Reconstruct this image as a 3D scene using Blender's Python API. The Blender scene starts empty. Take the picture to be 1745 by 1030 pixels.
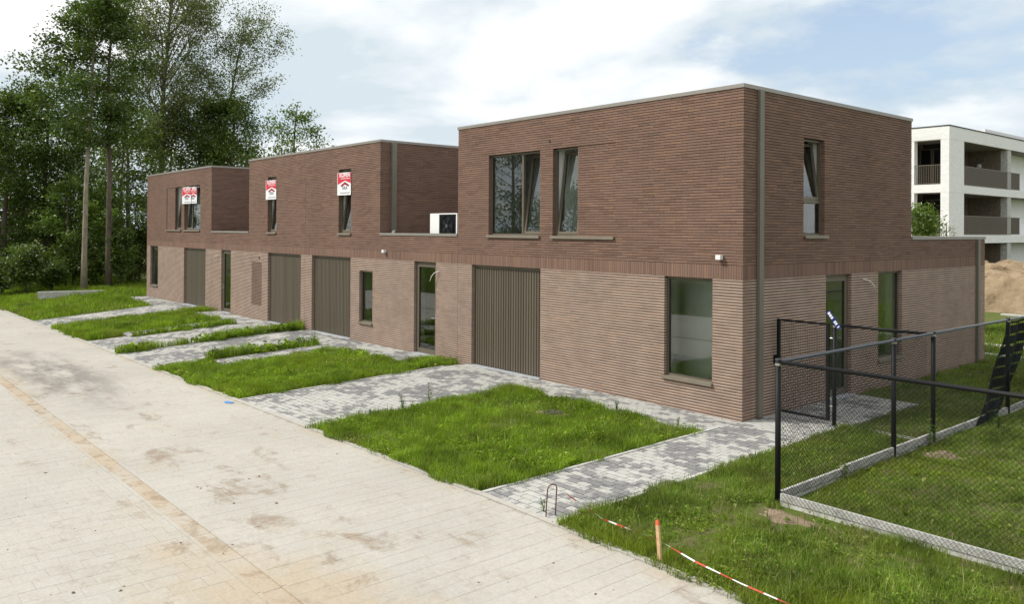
import bpy, math, random
import numpy as np
from mathutils import Vector, Matrix, Euler

# ------------------------------------------------------------------ camera, sky, sun, exposure
scn = bpy.context.scene
COL = scn.collection
random.seed(7)
RNG = np.random.default_rng(7)

YAW, PITCH, ROLL = 0.86514, 0.0041, 0.00578
CAM = Vector((8.859, -13.276, 3.60))
FWD = Vector((-math.sin(YAW) * math.cos(PITCH), math.cos(YAW) * math.cos(PITCH), math.sin(PITCH)))
RGT0 = Vector((math.cos(YAW), math.sin(YAW), 0)); UP0 = RGT0.cross(FWD)
RGT = RGT0 * math.cos(ROLL) + UP0 * math.sin(ROLL)
UPV = UP0 * math.cos(ROLL) - RGT0 * math.sin(ROLL)
cd = bpy.data.cameras.new('camera'); cam = bpy.data.objects.new('camera', cd); COL.objects.link(cam)
m = Matrix((RGT, UPV, -FWD)).transposed().to_4x4(); m.translation = CAM
cam.matrix_world = m
cd.sensor_width = 36; cd.lens = 36 * 1386.96 / 1745; cd.shift_y = -128.2 / 1745
cd.clip_end = 6000; cd.clip_start = 0.05
scn.camera = cam

SUN_DIR = Vector((-0.50, -0.62, 0.78)).normalized()          # from the place towards the sun
SUN_EL = math.asin(SUN_DIR.z); SUN_ROT = math.atan2(SUN_DIR.x, SUN_DIR.y)
sl = bpy.data.lights.new('sun', 'SUN'); sl.energy = 2.5; sl.angle = math.radians(9); sl.color = (1.0, 0.955, 0.88)
so = bpy.data.objects.new('sun', sl); COL.objects.link(so)
so.rotation_euler = SUN_DIR.to_track_quat('Z', 'Y').to_euler()

wd = bpy.data.worlds.new('World'); scn.world = wd; wd.use_nodes = True
nt = wd.node_tree; nt.nodes.clear()
def wn(t, **k):
    n = nt.nodes.new(t)
    for a, b in k.items(): setattr(n, a, b)
    return n
def wmath(op, a, b=None, clamp=False):
    n = wn('ShaderNodeMath', operation=op, use_clamp=clamp)
    for i, v in enumerate((a, b)):
        if v is None: continue
        if isinstance(v, (int, float)): n.inputs[i].default_value = v
        else: nt.links.new(v, n.inputs[i])
    return n.outputs[0]
def wramp(fac, stops):
    n = wn('ShaderNodeValToRGB'); nt.links.new(fac, n.inputs[0])
    e = n.color_ramp.elements
    while len(e) < len(stops): e.new(0.5)
    for el, (p, c) in zip(e, stops):
        el.position = p; el.color = (c, c, c, 1) if isinstance(c, (int, float)) else (*c, 1)
    return n.outputs[0]
tc = wn('ShaderNodeTexCoord'); sp = wn('ShaderNodeSeparateXYZ'); nt.links.new(tc.outputs['Generated'], sp.inputs[0])
zz = wmath('ADD', wmath('MAXIMUM', sp.outputs[2], 0.0), 0.20)
cx = wmath('DIVIDE', sp.outputs[0], zz); cy = wmath('DIVIDE', sp.outputs[1], zz)
cb = wn('ShaderNodeCombineXYZ'); nt.links.new(cx, cb.inputs[0]); nt.links.new(cy, cb.inputs[1])
cb.inputs[2].default_value = 8.2
def wnoise(scale, detail, rough, dist=0.0, off=None):
    n = wn('ShaderNodeTexNoise'); n.inputs['Scale'].default_value = scale; n.inputs['Detail'].default_value = detail
    n.inputs['Roughness'].default_value = rough; n.inputs['Distortion'].default_value = dist
    v = cb.outputs[0]
    if off:
        a = wn('ShaderNodeVectorMath', operation='ADD'); nt.links.new(v, a.inputs[0]); a.inputs[1].default_value = off; v = a.outputs[0]
    nt.links.new(v, n.inputs['Vector']); return n.outputs[0]
dens = wnoise(0.70, 9, 0.56, 0.2)
dens2 = wnoise(0.70, 9, 0.56, 0.2, (0.20, -0.26, 0.0))
cov = wramp(dens, [(0.37, 0.0), (0.46, 1.0)])
haze = wramp(sp.outputs[2], [(0.0, 1.0), (0.04, 0.7), (0.12, 0.0)])
cov = wmath('MAXIMUM', wmath('MAXIMUM', cov, haze), 0.30)
relief = wmath('MULTIPLY', wmath('SUBTRACT', dens2, dens), 2.6)
belly = wmath('ADD', wmath('MULTIPLY', wmath('SUBTRACT', wnoise(0.55, 4, 0.5, 0.2, (4.2, 1.7, 0.6)), 0.415), 3.0), relief)
shade = wramp(belly, [(0.0, 0.0), (0.55, 1.0)])
ccol = wn('ShaderNodeMix', data_type='RGBA'); nt.links.new(shade, ccol.inputs[0])
ccol.inputs[6].default_value = (1.0, 1.0, 1.0, 1); ccol.inputs[7].default_value = (0.61, 0.69, 0.745, 1)
skyt = wn('ShaderNodeTexSky', sky_type='NISHITA'); skyt.sun_disc = False
skyt.sun_elevation = SUN_EL; skyt.sun_rotation = SUN_ROT; skyt.altitude = 40; skyt.dust_density = 3.5; skyt.ozone_density = 1.2
b1 = wn('ShaderNodeBackground'); nt.links.new(skyt.outputs[0], b1.inputs[0]); b1.inputs[1].default_value = 0.15
b2 = wn('ShaderNodeBackground'); nt.links.new(ccol.outputs[2], b2.inputs[0]); b2.inputs[1].default_value = 0.80
mx = wn('ShaderNodeMixShader'); nt.links.new(cov, mx.inputs[0]); nt.links.new(b1.outputs[0], mx.inputs[1]); nt.links.new(b2.outputs[0], mx.inputs[2])
wo = wn('ShaderNodeOutputWorld'); nt.links.new(mx.outputs[0], wo.inputs[0])

scn.view_settings.view_transform = 'Standard'; scn.view_settings.look = 'None'
scn.view_settings.gamma = 1.0; scn.view_settings.exposure = 0.55; scn.view_settings.use_curve_mapping = False
scn.cycles.max_bounces = 8; scn.cycles.transparent_max_bounces = 12

# ------------------------------------------------------------------ helpers
def lerp(a, b, t): return a + (b - a) * t
def tag(o, label=None, cat=None, group=None, kind=None):
    if label: o['label'] = label
    if cat: o['category'] = cat
    if group: o['group'] = group
    if kind: o['kind'] = kind
    return o
def empty(name, loc=(0, 0, 0), parent=None):
    o = bpy.data.objects.new(name, None); COL.objects.link(o); o.location = loc; o.empty_display_size = 0.1
    if parent: o.parent = parent
    return o
def link_mesh(name, me, parent=None, loc=(0, 0, 0)):
    o = bpy.data.objects.new(name, me); COL.objects.link(o); o.location = loc
    if parent: o.parent = parent
    return o

class MB:
    """collects faces; build() links them as one mesh object"""
    def __init__(s): s.v = []; s.f = []; s.m = []; s.r = []
    def face(s, pts, mat=0, r=0.0):
        b = len(s.v); s.v.extend(pts); s.f.append(tuple(range(b, b + len(pts)))); s.m.append(mat); s.r.append(r)
    def hexa(s, c, mat=0, r=0.0, skip=()):
        """c: 8 corners, bottom ring 0-3 then top ring 4-7"""
        b = len(s.v); s.v.extend(c)
        F = {'bot': (0, 3, 2, 1), 'top': (4, 5, 6, 7), 'a': (0, 1, 5, 4), 'b': (1, 2, 6, 5), 'c': (2, 3, 7, 6), 'd': (3, 0, 4, 7)}
        for k, q in F.items():
            if k in skip: continue
            s.f.append(tuple(b + i for i in q)); s.m.append(mat); s.r.append(r)
    def box(s, x0, x1, y0, y1, z0, z1, mat=0, r=0.0, skip=(), M=None):
        c = [(x0, y0, z0), (x1, y0, z0), (x1, y1, z0), (x0, y1, z0), (x0, y0, z1), (x1, y0, z1), (x1, y1, z1), (x0, y1, z1)]
        if M: c = [M(*p) for p in c]
        s.hexa(c, mat, r, skip)
    def tube(s, path, rad, seg=8, mat=0, r=0.0, cap=True):
        path = [Vector(p) for p in path]
        rads = rad if isinstance(rad, (list, tuple)) else [rad] * len(path)
        rings = []
        prev = None
        for i, p in enumerate(path):
            t = (path[min(i + 1, len(path) - 1)] - path[max(i - 1, 0)]).normalized()
            if prev is None:
                a = Vector((0, 0, 1)) if abs(t.z) < 0.9 else Vector((1, 0, 0))
                n = t.cross(a).normalized()
            else:
                n = (prev - t * prev.dot(t)).normalized()
            prev = n; bn = t.cross(n)
            b = len(s.v)
            for k in range(seg):
                an = 2 * math.pi * k / seg
                s.v.append(tuple(p + (n * math.cos(an) + bn * math.sin(an)) * rads[i]))
            rings.append(b)
        for a, b in zip(rings, rings[1:]):
            for k in range(seg):
                k2 = (k + 1) % seg
                s.f.append((a + k, a + k2, b + k2, b + k)); s.m.append(mat); s.r.append(r)
        if cap:
            s.f.append(tuple(rings[0] + k for k in reversed(range(seg)))); s.m.append(mat); s.r.append(r)
            s.f.append(tuple(rings[-1] + k for k in range(seg))); s.m.append(mat); s.r.append(r)
    def mesh(s, name, mats):
        me = bpy.data.meshes.new(name); me.from_pydata(s.v, [], s.f)
        for mt in (mats if isinstance(mats, (list, tuple)) else [mats]): me.materials.append(mt)
        me.polygons.foreach_set('material_index', s.m)
        at = me.attributes.new('rnd', 'FLOAT', 'FACE'); at.data.foreach_set('value', s.r)
        me.update(); return me
    def build(s, name, mats, parent=None, smooth=False, loc=(0, 0, 0)):
        me = s.mesh(name, mats)
        if smooth: me.polygons.foreach_set('use_smooth', [True] * len(me.polygons))
        return link_mesh(name, me, parent, loc)

def arr_mesh(name, V, Fc, mat, rnd=None, parent=None):
    """numpy verts (n,3), faces (m,k)"""
    me = bpy.data.meshes.new(name)
    n, (mf, k) = len(V), Fc.shape
    me.vertices.add(n); me.vertices.foreach_set('co', V.astype(np.float32).ravel())
    me.loops.add(mf * k); me.loops.foreach_set('vertex_index', Fc.astype(np.int32).ravel())
    me.polygons.add(mf); me.polygons.foreach_set('loop_start', np.arange(0, mf * k, k, dtype=np.int32))
    me.materials.append(mat)
    at = me.attributes.new('rnd', 'FLOAT', 'FACE')
    at.data.foreach_set('value', (rnd if rnd is not None else np.zeros(mf)).astype(np.float32))
    me.update(calc_edges=True); me.validate()
    return link_mesh(name, me, parent)

# ------------------------------------------------------------------ materials
class NT:
    def __init__(s, name):
        s.mat = bpy.data.materials.new(name); s.mat.use_nodes = True; s.t = s.mat.node_tree; s.t.nodes.clear()
        s.out = s.n('ShaderNodeOutputMaterial'); s.geo = s.n('ShaderNodeNewGeometry')
        s.pos = s.geo.outputs['Position']
    def n(s, t, **k):
        n = s.t.nodes.new(t)
        for a, b in k.items(): setattr(n, a, b)
        return n
    def l(s, a, b): s.t.links.new(a, b)
    def set(s, sock, v):
        if isinstance(v, (int, float)): sock.default_value = v
        elif isinstance(v, (tuple, list)): sock.default_value = (*v, 1) if len(v) == 3 and sock.type == 'RGBA' else v
        else: s.l(v, sock)
    def math(s, op, a, b=None, clamp=False):
        n = s.n('ShaderNodeMath', operation=op, use_clamp=clamp); s.set(n.inputs[0], a)
        if b is not None: s.set(n.inputs[1], b)
        return n.outputs[0]
    def noise(s, scale, detail=4, rough=0.55, vec=None, stretch=None, dist=0.0):
        n = s.n('ShaderNodeTexNoise'); n.inputs['Scale'].default_value = scale; n.inputs['Detail'].default_value = detail
        n.inputs['Roughness'].default_value = rough; n.inputs['Distortion'].default_value = dist
        v = vec or s.pos
        if stretch:
            mp = s.n('ShaderNodeVectorMath', operation='MULTIPLY'); s.l(v, mp.inputs[0]); mp.inputs[1].default_value = stretch; v = mp.outputs[0]
        s.l(v, n.inputs['Vector']); return n.outputs[0]
    def ramp(s, fac, stops):
        n = s.n('ShaderNodeValToRGB'); s.l(fac, n.inputs[0]); e = n.color_ramp.elements
        while len(e) < len(stops): e.new(0.5)
        for el, (p, c) in zip(e, stops):
            el.position = p; el.color = (c, c, c, 1) if isinstance(c, (int, float)) else (*c, 1)
        return n.outputs[0]
    def mix(s, fac, a, b, mode='MIX'):
        n = s.n('ShaderNodeMix', data_type='RGBA', blend_type=mode); s.set(n.inputs[0], fac); s.set(n.inputs[6], a); s.set(n.inputs[7], b); return n.outputs[2]
    def rnd(s):
        a = s.n('ShaderNodeAttribute', attribute_name='rnd'); o = s.n('ShaderNodeObjectInfo')
        return s.math('FRACT', s.math('ADD', a.outputs['Fac'], o.outputs['Random']))
    def xyz(s):
        n = s.n('ShaderNodeSeparateXYZ'); s.l(s.pos, n.inputs[0]); return n.outputs
    def bump(s, h, strength=0.3, dist=0.01):
        n = s.n('ShaderNodeBump'); s.set(n.inputs['Height'], h); n.inputs['Strength'].default_value = strength; n.inputs['Distance'].default_value = dist; return n.outputs[0]
    def princ(s, col, rough=0.8, metal=0.0, spec=0.4, normal=None):
        p = s.n('ShaderNodeBsdfPrincipled'); s.set(p.inputs['Base Color'], col); s.set(p.inputs['Roughness'], rough)
        p.inputs['Metallic'].default_value = metal; p.inputs['Specular IOR Level'].default_value = spec
        if normal is not None: s.l(normal, p.inputs['Normal'])
        return p.outputs[0]
    def done(s, sh): s.l(sh, s.out.inputs[0]); return s.mat

def simple(name, col, rough=0.7, metal=0.0, var=0.12, scale=3.0, spec=0.4, bump=0.0, bscale=60):
    t = NT(name)
    f = t.ramp(t.noise(scale, 5, 0.6), [(0.3, 1 - var), (0.7, 1 + var)])
    c = t.mix(1.0, col, f, 'MULTIPLY')
    nrm = t.bump(t.noise(bscale, 3), bump, 0.01) if bump else None
    return t.done(t.princ(c, rough, metal, spec, nrm))

M = {}
def mk_brick():
    t = NT('brick')
    r = t.rnd()
    c = t.ramp(r, [(0.0, (0.170, 0.104, 0.077)), (0.22, (0.199, 0.123, 0.092)), (0.5, (0.219, 0.137, 0.103)), (0.72, (0.193, 0.122, 0.096)), (0.92, (0.246, 0.147, 0.102)), (1.0, (0.158, 0.103, 0.083))])
    big = t.ramp(t.noise(0.55, 4, 0.6), [(0.35, 0.93), (0.65, 1.07)])
    fine = t.ramp(t.noise(38, 4, 0.65), [(0.3, 0.86), (0.7, 1.14)])
    c = t.mix(1.0, c, big, 'MULTIPLY'); c = t.mix(1.0, c, fine, 'MULTIPLY')
    eff = t.ramp(t.noise(0.9, 6, 0.7, stretch=(1, 1, 1.6)), [(0.66, 0.0), (0.8, 0.30)])       # faint efflorescence
    c = t.mix(eff, c, (0.36, 0.32, 0.29))
    return t.done(t.princ(c, 0.88, 0, 0.25, t.bump(t.noise(90, 4, 0.7), 0.35, 0.006)))
M['brick'] = mk_brick()
M['mortar_light'] = simple('mortar_light', (0.64, 0.575, 0.49), 0.95, var=0.18, scale=2.2, spec=0.1, bump=0.3, bscale=120)
M['mortar_dark'] = simple('mortar_dark', (0.075, 0.056, 0.047), 0.95, var=0.25, scale=3, spec=0.1)
M['brown_wall'] = simple('brown_wall', (0.16, 0.09, 0.068), 0.9, var=0.2, scale=4)
M['coping'] = simple('coping', (0.30, 0.275, 0.245), 0.42, 0.35, var=0.06)
M['bronze'] = simple('bronze_frame', (0.155, 0.130, 0.096), 0.45, 0.25, var=0.06, scale=1.5)
M['sill'] = simple('sill_metal', (0.245, 0.210, 0.165), 0.45, 0.25, var=0.08, scale=2)
M['pipe'] = simple('downpipe_metal', (0.185, 0.168, 0.134), 0.5, 0.2, var=0.08, scale=1.2)
M['gasket'] = simple('gasket', (0.02, 0.02, 0.02), 0.6)
M['plaster'] = simple('plaster', (0.88, 0.88, 0.86), 0.9, var=0.04)
M['screed'] = simple('screed', (0.60, 0.59, 0.56), 0.9, var=0.15)
M['bluestone'] = simple('bluestone', (0.40, 0.42, 0.44), 0.6, var=0.15, scale=9)
M['black'] = simple('black_coat', (0.007, 0.007, 0.008), 0.55, 0.0, var=0.1, spec=0.25)
M['galv'] = simple('grey_coat', (0.085, 0.092, 0.105), 0.32, 0.3, var=0.15, scale=6)
M['steel'] = simple('bright_steel', (0.55, 0.55, 0.55), 0.3, 0.9, var=0.1)
M['concrete'] = simple('concrete', (0.50, 0.49, 0.46), 0.85, var=0.22, scale=5, spec=0.2, bump=0.25, bscale=70)
M['white'] = simple('white_paint', (0.78, 0.78, 0.76), 0.5, var=0.04)
M['fan_black'] = simple('fan_black', (0.006, 0.007, 0.009), 0.7, spec=0.1)
M['fan_grey'] = simple('fan_grey', (0.014, 0.015, 0.016), 0.6, spec=0.15)
M['roof'] = simple('roofing', (0.055, 0.055, 0.058), 0.9, var=0.25, scale=2)
M['red'] = simple('sign_red', (0.60, 0.018, 0.040), 0.45, var=0.03)
M['darkred'] = simple('sign_dark_red', (0.30, 0.012, 0.035), 0.45, var=0.03)
M['sign_white'] = simple('sign_white', (0.80, 0.80, 0.82), 0.45, var=0.03)
M['ink'] = simple('sign_ink', (0.10, 0.11, 0.14), 0.5)
M['blue'] = simple('sign_blue', (0.012, 0.025, 0.14), 0.4)
M['litter'] = simple('blue_litter', (0.10, 0.28, 0.62), 0.4)
M['stake'] = simple('stake_wood', (0.56, 0.37, 0.20), 0.8, var=0.2, scale=25)
M['orange'] = simple('stake_paint', (0.62, 0.13, 0.05), 0.6)
M['tape_red'] = simple('tape_red', (0.58, 0.07, 0.05), 0.4)
M['tape_white'] = simple('tape_white', (0.78, 0.76, 0.74), 0.4)
M['rust'] = simple('rusty_rebar', (0.17, 0.075, 0.055), 0.85, 0.2, var=0.35, scale=30)
M['cable'] = simple('white_cable', (0.72, 0.70, 0.66), 0.5)
M['net'] = simple('shade_net', (0.012, 0.016, 0.015), 0.9, var=0.2, scale=8, spec=0.1)

def mk_slat():
    t = NT('garage_slat')
    r = t.rnd()
    c = t.mix(r, (0.112, 0.093, 0.066), (0.150, 0.126, 0.092))
    c = t.mix(t.ramp(t.noise(1.5, 3, stretch=(6, 6, 0.6)), [(0.3, 0.0), (0.7, 0.35)]), c, (0.132, 0.112, 0.084))
    return t.done(t.princ(c, 0.45, 0.2, 0.4))
M['slat'] = mk_slat()

def mk_glass(name, tint, refl):
    t = NT(name)
    fr = t.n('ShaderNodeFresnel'); fr.inputs['IOR'].default_value = refl
    nb = t.bump(t.noise(1.2, 2, 0.5), 0.004, 0.02)
    g = t.n('ShaderNodeBsdfGlossy'); g.inputs['Color'].default_value = (0.93, 0.98, 0.97, 1); g.inputs['Roughness'].default_value = 0.0
    t.l(nb, g.inputs['Normal'])
    tr = t.n('ShaderNodeBsdfTransparent'); tr.inputs[0].default_value = (*tint, 1)
    mx = t.n('ShaderNodeMixShader'); t.l(fr.outputs[0], mx.inputs[0]); t.l(tr.outputs[0], mx.inputs[1]); t.l(g.outputs[0], mx.inputs[2])
    return t.done(mx.outputs[0])
M['glass'] = mk_glass('window_glass', (0.90, 0.96, 0.91), 2.15)

def mk_paver():
    t = NT('paver')
    r = t.rnd()
    n1 = t.noise(0.72, 8, 0.72, stretch=(0.9, 1.2, 1), dist=0.5)
    n2 = t.noise(6.0, 3, 0.6)
    f = t.math('ADD', t.math('ADD', n1, t.math('MULTIPLY', t.math('SUBTRACT', n2, 0.5), 0.22)), t.math('MULTIPLY', t.math('SUBTRACT', r, 0.5), 0.20))
    d = t.ramp(f, [(0.465, 0.0), (0.545, 1.0)])
    light = t.mix(r, (0.43, 0.425, 0.39), (0.51, 0.505, 0.47))
    dark = t.mix(r, (0.170, 0.168, 0.170), (0.240, 0.236, 0.233))
    c = t.mix(d, light, dark)
    c = t.mix(1.0, c, t.ramp(t.noise(55, 4, 0.7), [(0.3, 0.82), (0.7, 1.15)]), 'MULTIPLY')
    return t.done(t.princ(c, 0.9, 0, 0.2, t.bump(t.noise(140, 3, 0.7), 0.3, 0.005)))
M['paver'] = mk_paver()
M['joint_sand'] = simple('joint_sand', (0.10, 0.097, 0.092), 0.95, var=0.3, scale=8, spec=0.1)

def road_colour(t, r, sandy):
    p = t.xyz()
    base = t.mix(r, (0.435, 0.412, 0.366), (0.450, 0.428, 0.382))
    base = t.mix(1.0, base, t.ramp(t.noise(0.35, 5, 0.6), [(0.3, 0.92), (0.7, 1.07)]), 'MULTIPLY')
    # drifted sand: beside the gutter line and in loose patches
    dy = t.math('ABSOLUTE', t.math('ADD', p[1], 9.72))
    strip = t.math('SUBTRACT', 0.13 if not sandy else 0.20, t.math('MULTIPLY', dy, 0.22))
    strip = t.math('MAXIMUM', strip, -0.06)
    ex = t.math('DIVIDE', t.math('SUBTRACT', p[0], 1.6), 2.6); ey = t.math('DIVIDE', t.math('ADD', p[1], 9.9), 1.5)
    blob = t.math('SUBTRACT', 0.30, t.math('MULTIPLY', t.math('ADD', t.math('MULTIPLY', ex, ex), t.math('MULTIPLY', ey, ey)), 0.22))
    blob = t.math('MAXIMUM', blob, -0.06)
    edge = t.math('MAXIMUM', t.math('SUBTRACT', 0.12, t.math('MULTIPLY', t.math('ABSOLUTE', t.math('ADD', p[1], 6.42)), 0.75)), -0.06)
    f = t.math('ADD', t.noise(0.8, 7, 0.68, stretch=(0.8, 1, 1)), t.math('MAXIMUM', t.math('MAXIMUM', strip, blob), edge))
    sand = t.ramp(f, [(0.55, 0.0), (0.80, 0.85)])
    c = t.mix(sand, base, (0.430, 0.360, 0.265))
    # damp soil marks
    near = t.math('MAXIMUM', t.math('SUBTRACT', 0.055, t.math('MULTIPLY', t.math('ABSOLUTE', t.math('ADD', p[1], 9.0)), 0.035)), 0.0)
    spots = t.ramp(t.math('ADD', t.noise(1.25, 8, 0.74, stretch=(0.9, 1.3, 1), dist=0.4), near), [(0.575, 0.0), (0.69, 0.75)])
    c = t.mix(spots, c, (0.260, 0.195, 0.140))
    # grey tyre dirt on the far stretch
    gx = t.math('DIVIDE', t.math('ADD', p[0], 15.5), 6.5); gy = t.math('DIVIDE', t.math('ADD', p[1], 8.55), 1.35)
    gm = t.math('SUBTRACT', 1.0, t.math('ADD', t.math('MULTIPLY', gx, gx), t.math('MULTIPLY', gy, gy)), True)
    dn = t.ramp(t.noise(1.1, 6, 0.7, stretch=(0.45, 1.3, 1)), [(0.40, 0.0), (0.58, 0.9)])
    c = t.mix(t.math('MULTIPLY', gm, dn), c, (0.190, 0.175, 0.160))
    if sandy:
        c = t.mix(t.ramp(t.noise(1.3, 7, 0.7), [(0.40, 0.15), (0.62, 1.0)]), c, (0.44, 0.36, 0.265))
        c = t.mix(t.ramp(t.noise(2.1, 7, 0.75, dist=0.6), [(0.50, 0.0), (0.66, 0.8)]), c, (0.235, 0.165, 0.105))
    m2 = t.ramp(t.noise(4.5, 7, 0.8), [(0.52, 0.0), (0.70, 0.5)])
    c = t.mix(t.math('MULTIPLY', m2, t.ramp(t.noise(0.6, 3, 0.6), [(0.38, 0.1), (0.6, 1.0)])), c, (0.30, 0.235, 0.175))
    c = t.mix(1.0, c, t.ramp(t.noise(26, 5, 0.75), [(0.25, 0.84), (0.75, 1.12)]), 'MULTIPLY')
    return c
def mk_road(name, sandy=False):
    t = NT(name); c = road_colour(t, t.rnd(), sandy)
    return t.done(t.princ(c, 0.92, 0, 0.2, t.bump(t.noise(90, 4, 0.7), 0.3, 0.006)))
M['road'] = mk_road('road_block'); M['gutter'] = mk_road('gutter_concrete', True)
def mk_joint():
    t = NT('road_joint'); c = t.mix(t.ramp(t.noise(2.0, 5, 0.7), [(0.35, 0.0), (0.65, 1.0)]), (0.36, 0.335, 0.29), (0.44, 0.41, 0.355))
    return t.done(t.princ(c, 0.95, 0, 0.1))
M['road_joint'] = mk_joint()

def mk_soil():
    t = NT('soil')
    f = t.noise(1.4, 6, 0.65)
    c = t.ramp(f, [(0.3, (0.105, 0.075, 0.050)), (0.55, (0.165, 0.120, 0.080)), (0.75, (0.210, 0.155, 0.105))])
    g = t.ramp(t.noise(2.6, 7, 0.72), [(0.36, 0.15), (0.54, 0.9)])
    c = t.mix(g, c, t.mix(t.noise(14, 4, 0.7), (0.050, 0.085, 0.012), (0.120, 0.175, 0.026)))
    return t.done(t.princ(c, 0.95, 0, 0.1, t.bump(t.noise(20, 5, 0.7), 0.6, 0.03)))
M['soil'] = mk_soil()
def mk_bare():
    t = NT('bare_earth')
    c = t.ramp(t.noise(7, 6, 0.7), [(0.3, (0.20, 0.145, 0.105)), (0.6, (0.30, 0.225, 0.165)), (0.8, (0.36, 0.28, 0.21))])
    return t.done(t.princ(c, 0.95, 0, 0.1, t.bump(t.noise(30, 5, 0.7), 0.7, 0.02)))
M['bare'] = mk_bare()  # dry crumbly earth
def mk_sand():
    t = NT('heap_sand')
    c = t.ramp(t.noise(1.6, 7, 0.7), [(0.3, (0.15, 0.105, 0.065)), (0.48, (0.29, 0.215, 0.135)), (0.75, (0.42, 0.325, 0.215))])
    return t.done(t.princ(c, 0.95, 0, 0.1, t.bump(t.noise(5, 6, 0.7), 0.8, 0.08)))
M['sand'] = mk_sand()

def mk_grass(name, stops, dry=0.45):
    t = NT(name)
    r = t.rnd()
    c = t.ramp(r, stops)
    big = t.ramp(t.noise(0.75, 4, 0.6), [(0.34, 0.66), (0.66, 1.25)])
    c = t.mix(1.0, c, big, 'MULTIPLY')
    c = t.mix(1.0, c, t.ramp(t.noise(2.4, 5, 0.65), [(0.34, 0.58), (0.5, 1.0), (0.68, 1.32)]), 'MULTIPLY')
    yl = t.ramp(t.noise(0.42, 3, 0.6), [(0.50, 0.0), (0.66, 0.55)])
    c = t.mix(yl, c, (0.260, 0.330, 0.020))
    c = t.mix(t.ramp(t.noise(0.9, 4, 0.6, stretch=(1, 1, 0.2)), [(0.56, 0.0), (0.72, dry)]), c, (0.27, 0.235, 0.11))
    d = t.n('ShaderNodeBsdfDiffuse'); t.l(c, d.inputs[0])
    tr = t.n('ShaderNodeBsdfTranslucent'); t.l(t.mix(1.0, c, (1.15, 1.25, 0.7), 'MULTIPLY'), tr.inputs[0])
    mx = t.n('ShaderNodeMixShader'); mx.inputs[0].default_value = 0.38; t.l(d.outputs[0], mx.inputs[1]); t.l(tr.outputs[0], mx.inputs[2])
    gl = t.n('ShaderNodeBsdfGlossy'); gl.inputs['Roughness'].default_value = 0.45; gl.inputs['Color'].default_value = (0.6, 0.65, 0.5, 1)
    m2 = t.n('ShaderNodeMixShader'); m2.inputs[0].default_value = 0.035; t.l(mx.outputs[0], m2.inputs[1]); t.l(gl.outputs[0], m2.inputs[2])
    return t.done(m2.outputs[0])
M['grass'] = mk_grass('lawn_grass', [(0.0, (0.115, 0.205, 0.012)), (0.35, (0.180, 0.290, 0.017)), (0.7, (0.235, 0.350, 0.024)), (0.92, (0.295, 0.365, 0.055)), (1.0, (0.440, 0.400, 0.160))])
M['grass_thin'] = mk_grass('worn_grass', [(0.0, (0.100, 0.160, 0.018)), (0.4, (0.150, 0.230, 0.025)), (0.75, (0.195, 0.275, 0.042)), (0.92, (0.265, 0.295, 0.080)), (1.0, (0.390, 0.345, 0.160))], 0.55)
M['weed'] = mk_grass('weed_leaf', [(0.0, (0.060, 0.120, 0.020)), (0.6, (0.110, 0.190, 0.035)), (1.0, (0.150, 0.230, 0.060))], 0.0)

def mk_leaf(name, a, b, c_, trans=0.35):
    t = NT(name); r = t.rnd()
    c = t.ramp(r, [(0.0, a), (0.55, b), (1.0, c_)])
    c = t.mix(1.0, c, t.ramp(t.noise(0.5, 3, 0.6), [(0.35, 0.75), (0.65, 1.2)]), 'MULTIPLY')
    d = t.n('ShaderNodeBsdfDiffuse'); t.l(c, d.inputs[0])
    tr = t.n('ShaderNodeBsdfTranslucent'); t.l(t.mix(1.0, c, (1.2, 1.3, 0.6), 'MULTIPLY'), tr.inputs[0])
    mx = t.n('ShaderNodeMixShader'); mx.inputs[0].default_value = trans; t.l(d.outputs[0], mx.inputs[1]); t.l(tr.outputs[0], mx.inputs[2])
    gl = t.n('ShaderNodeBsdfGlossy'); gl.inputs['Roughness'].default_value = 0.4
    m2 = t.n('ShaderNodeMixShader'); m2.inputs[0].default_value = 0.04; t.l(mx.outputs[0], m2.inputs[1]); t.l(gl.outputs[0], m2.inputs[2])
    return t.done(m2.outputs[0])
M['leaf_dark'] = mk_leaf('leaf_dark', (0.052, 0.090, 0.017), (0.094, 0.145, 0.025), (0.165, 0.215, 0.044))
M['leaf_mid'] = mk_leaf('leaf_mid', (0.054, 0.092, 0.018), (0.092, 0.142, 0.026), (0.155, 0.205, 0.044))
M['leaf_pale'] = mk_leaf('leaf_pale', (0.090, 0.120, 0.036), (0.145, 0.180, 0.058), (0.210, 0.240, 0.095))
M['leaf_fresh'] = mk_leaf('leaf_fresh', (0.085, 0.140, 0.022), (0.135, 0.205, 0.034), (0.200, 0.270, 0.055))
M['petal'] = mk_leaf('petal', (0.42, 0.42, 0.34), (0.55, 0.55, 0.46), (0.10, 0.15, 0.05), 0.2)
def mk_bark(name, a, b):
    t = NT(name)
    c = t.mix(t.ramp(t.noise(5, 6, 0.7, stretch=(1, 1, 0.35)), [(0.35, 0.0), (0.65, 1.0)]), a, b)
    return t.done(t.princ(c, 0.9, 0, 0.15, t.bump(t.noise(14, 4, 0.7, stretch=(1, 1, 0.25)), 0.6, 0.03)))
M['bark'] = mk_bark('bark', (0.080, 0.062, 0.045), (0.170, 0.140, 0.105))
M['bark_pale'] = mk_bark('bark_pale', (0.200, 0.165, 0.120), (0.360, 0.315, 0.240))

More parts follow.
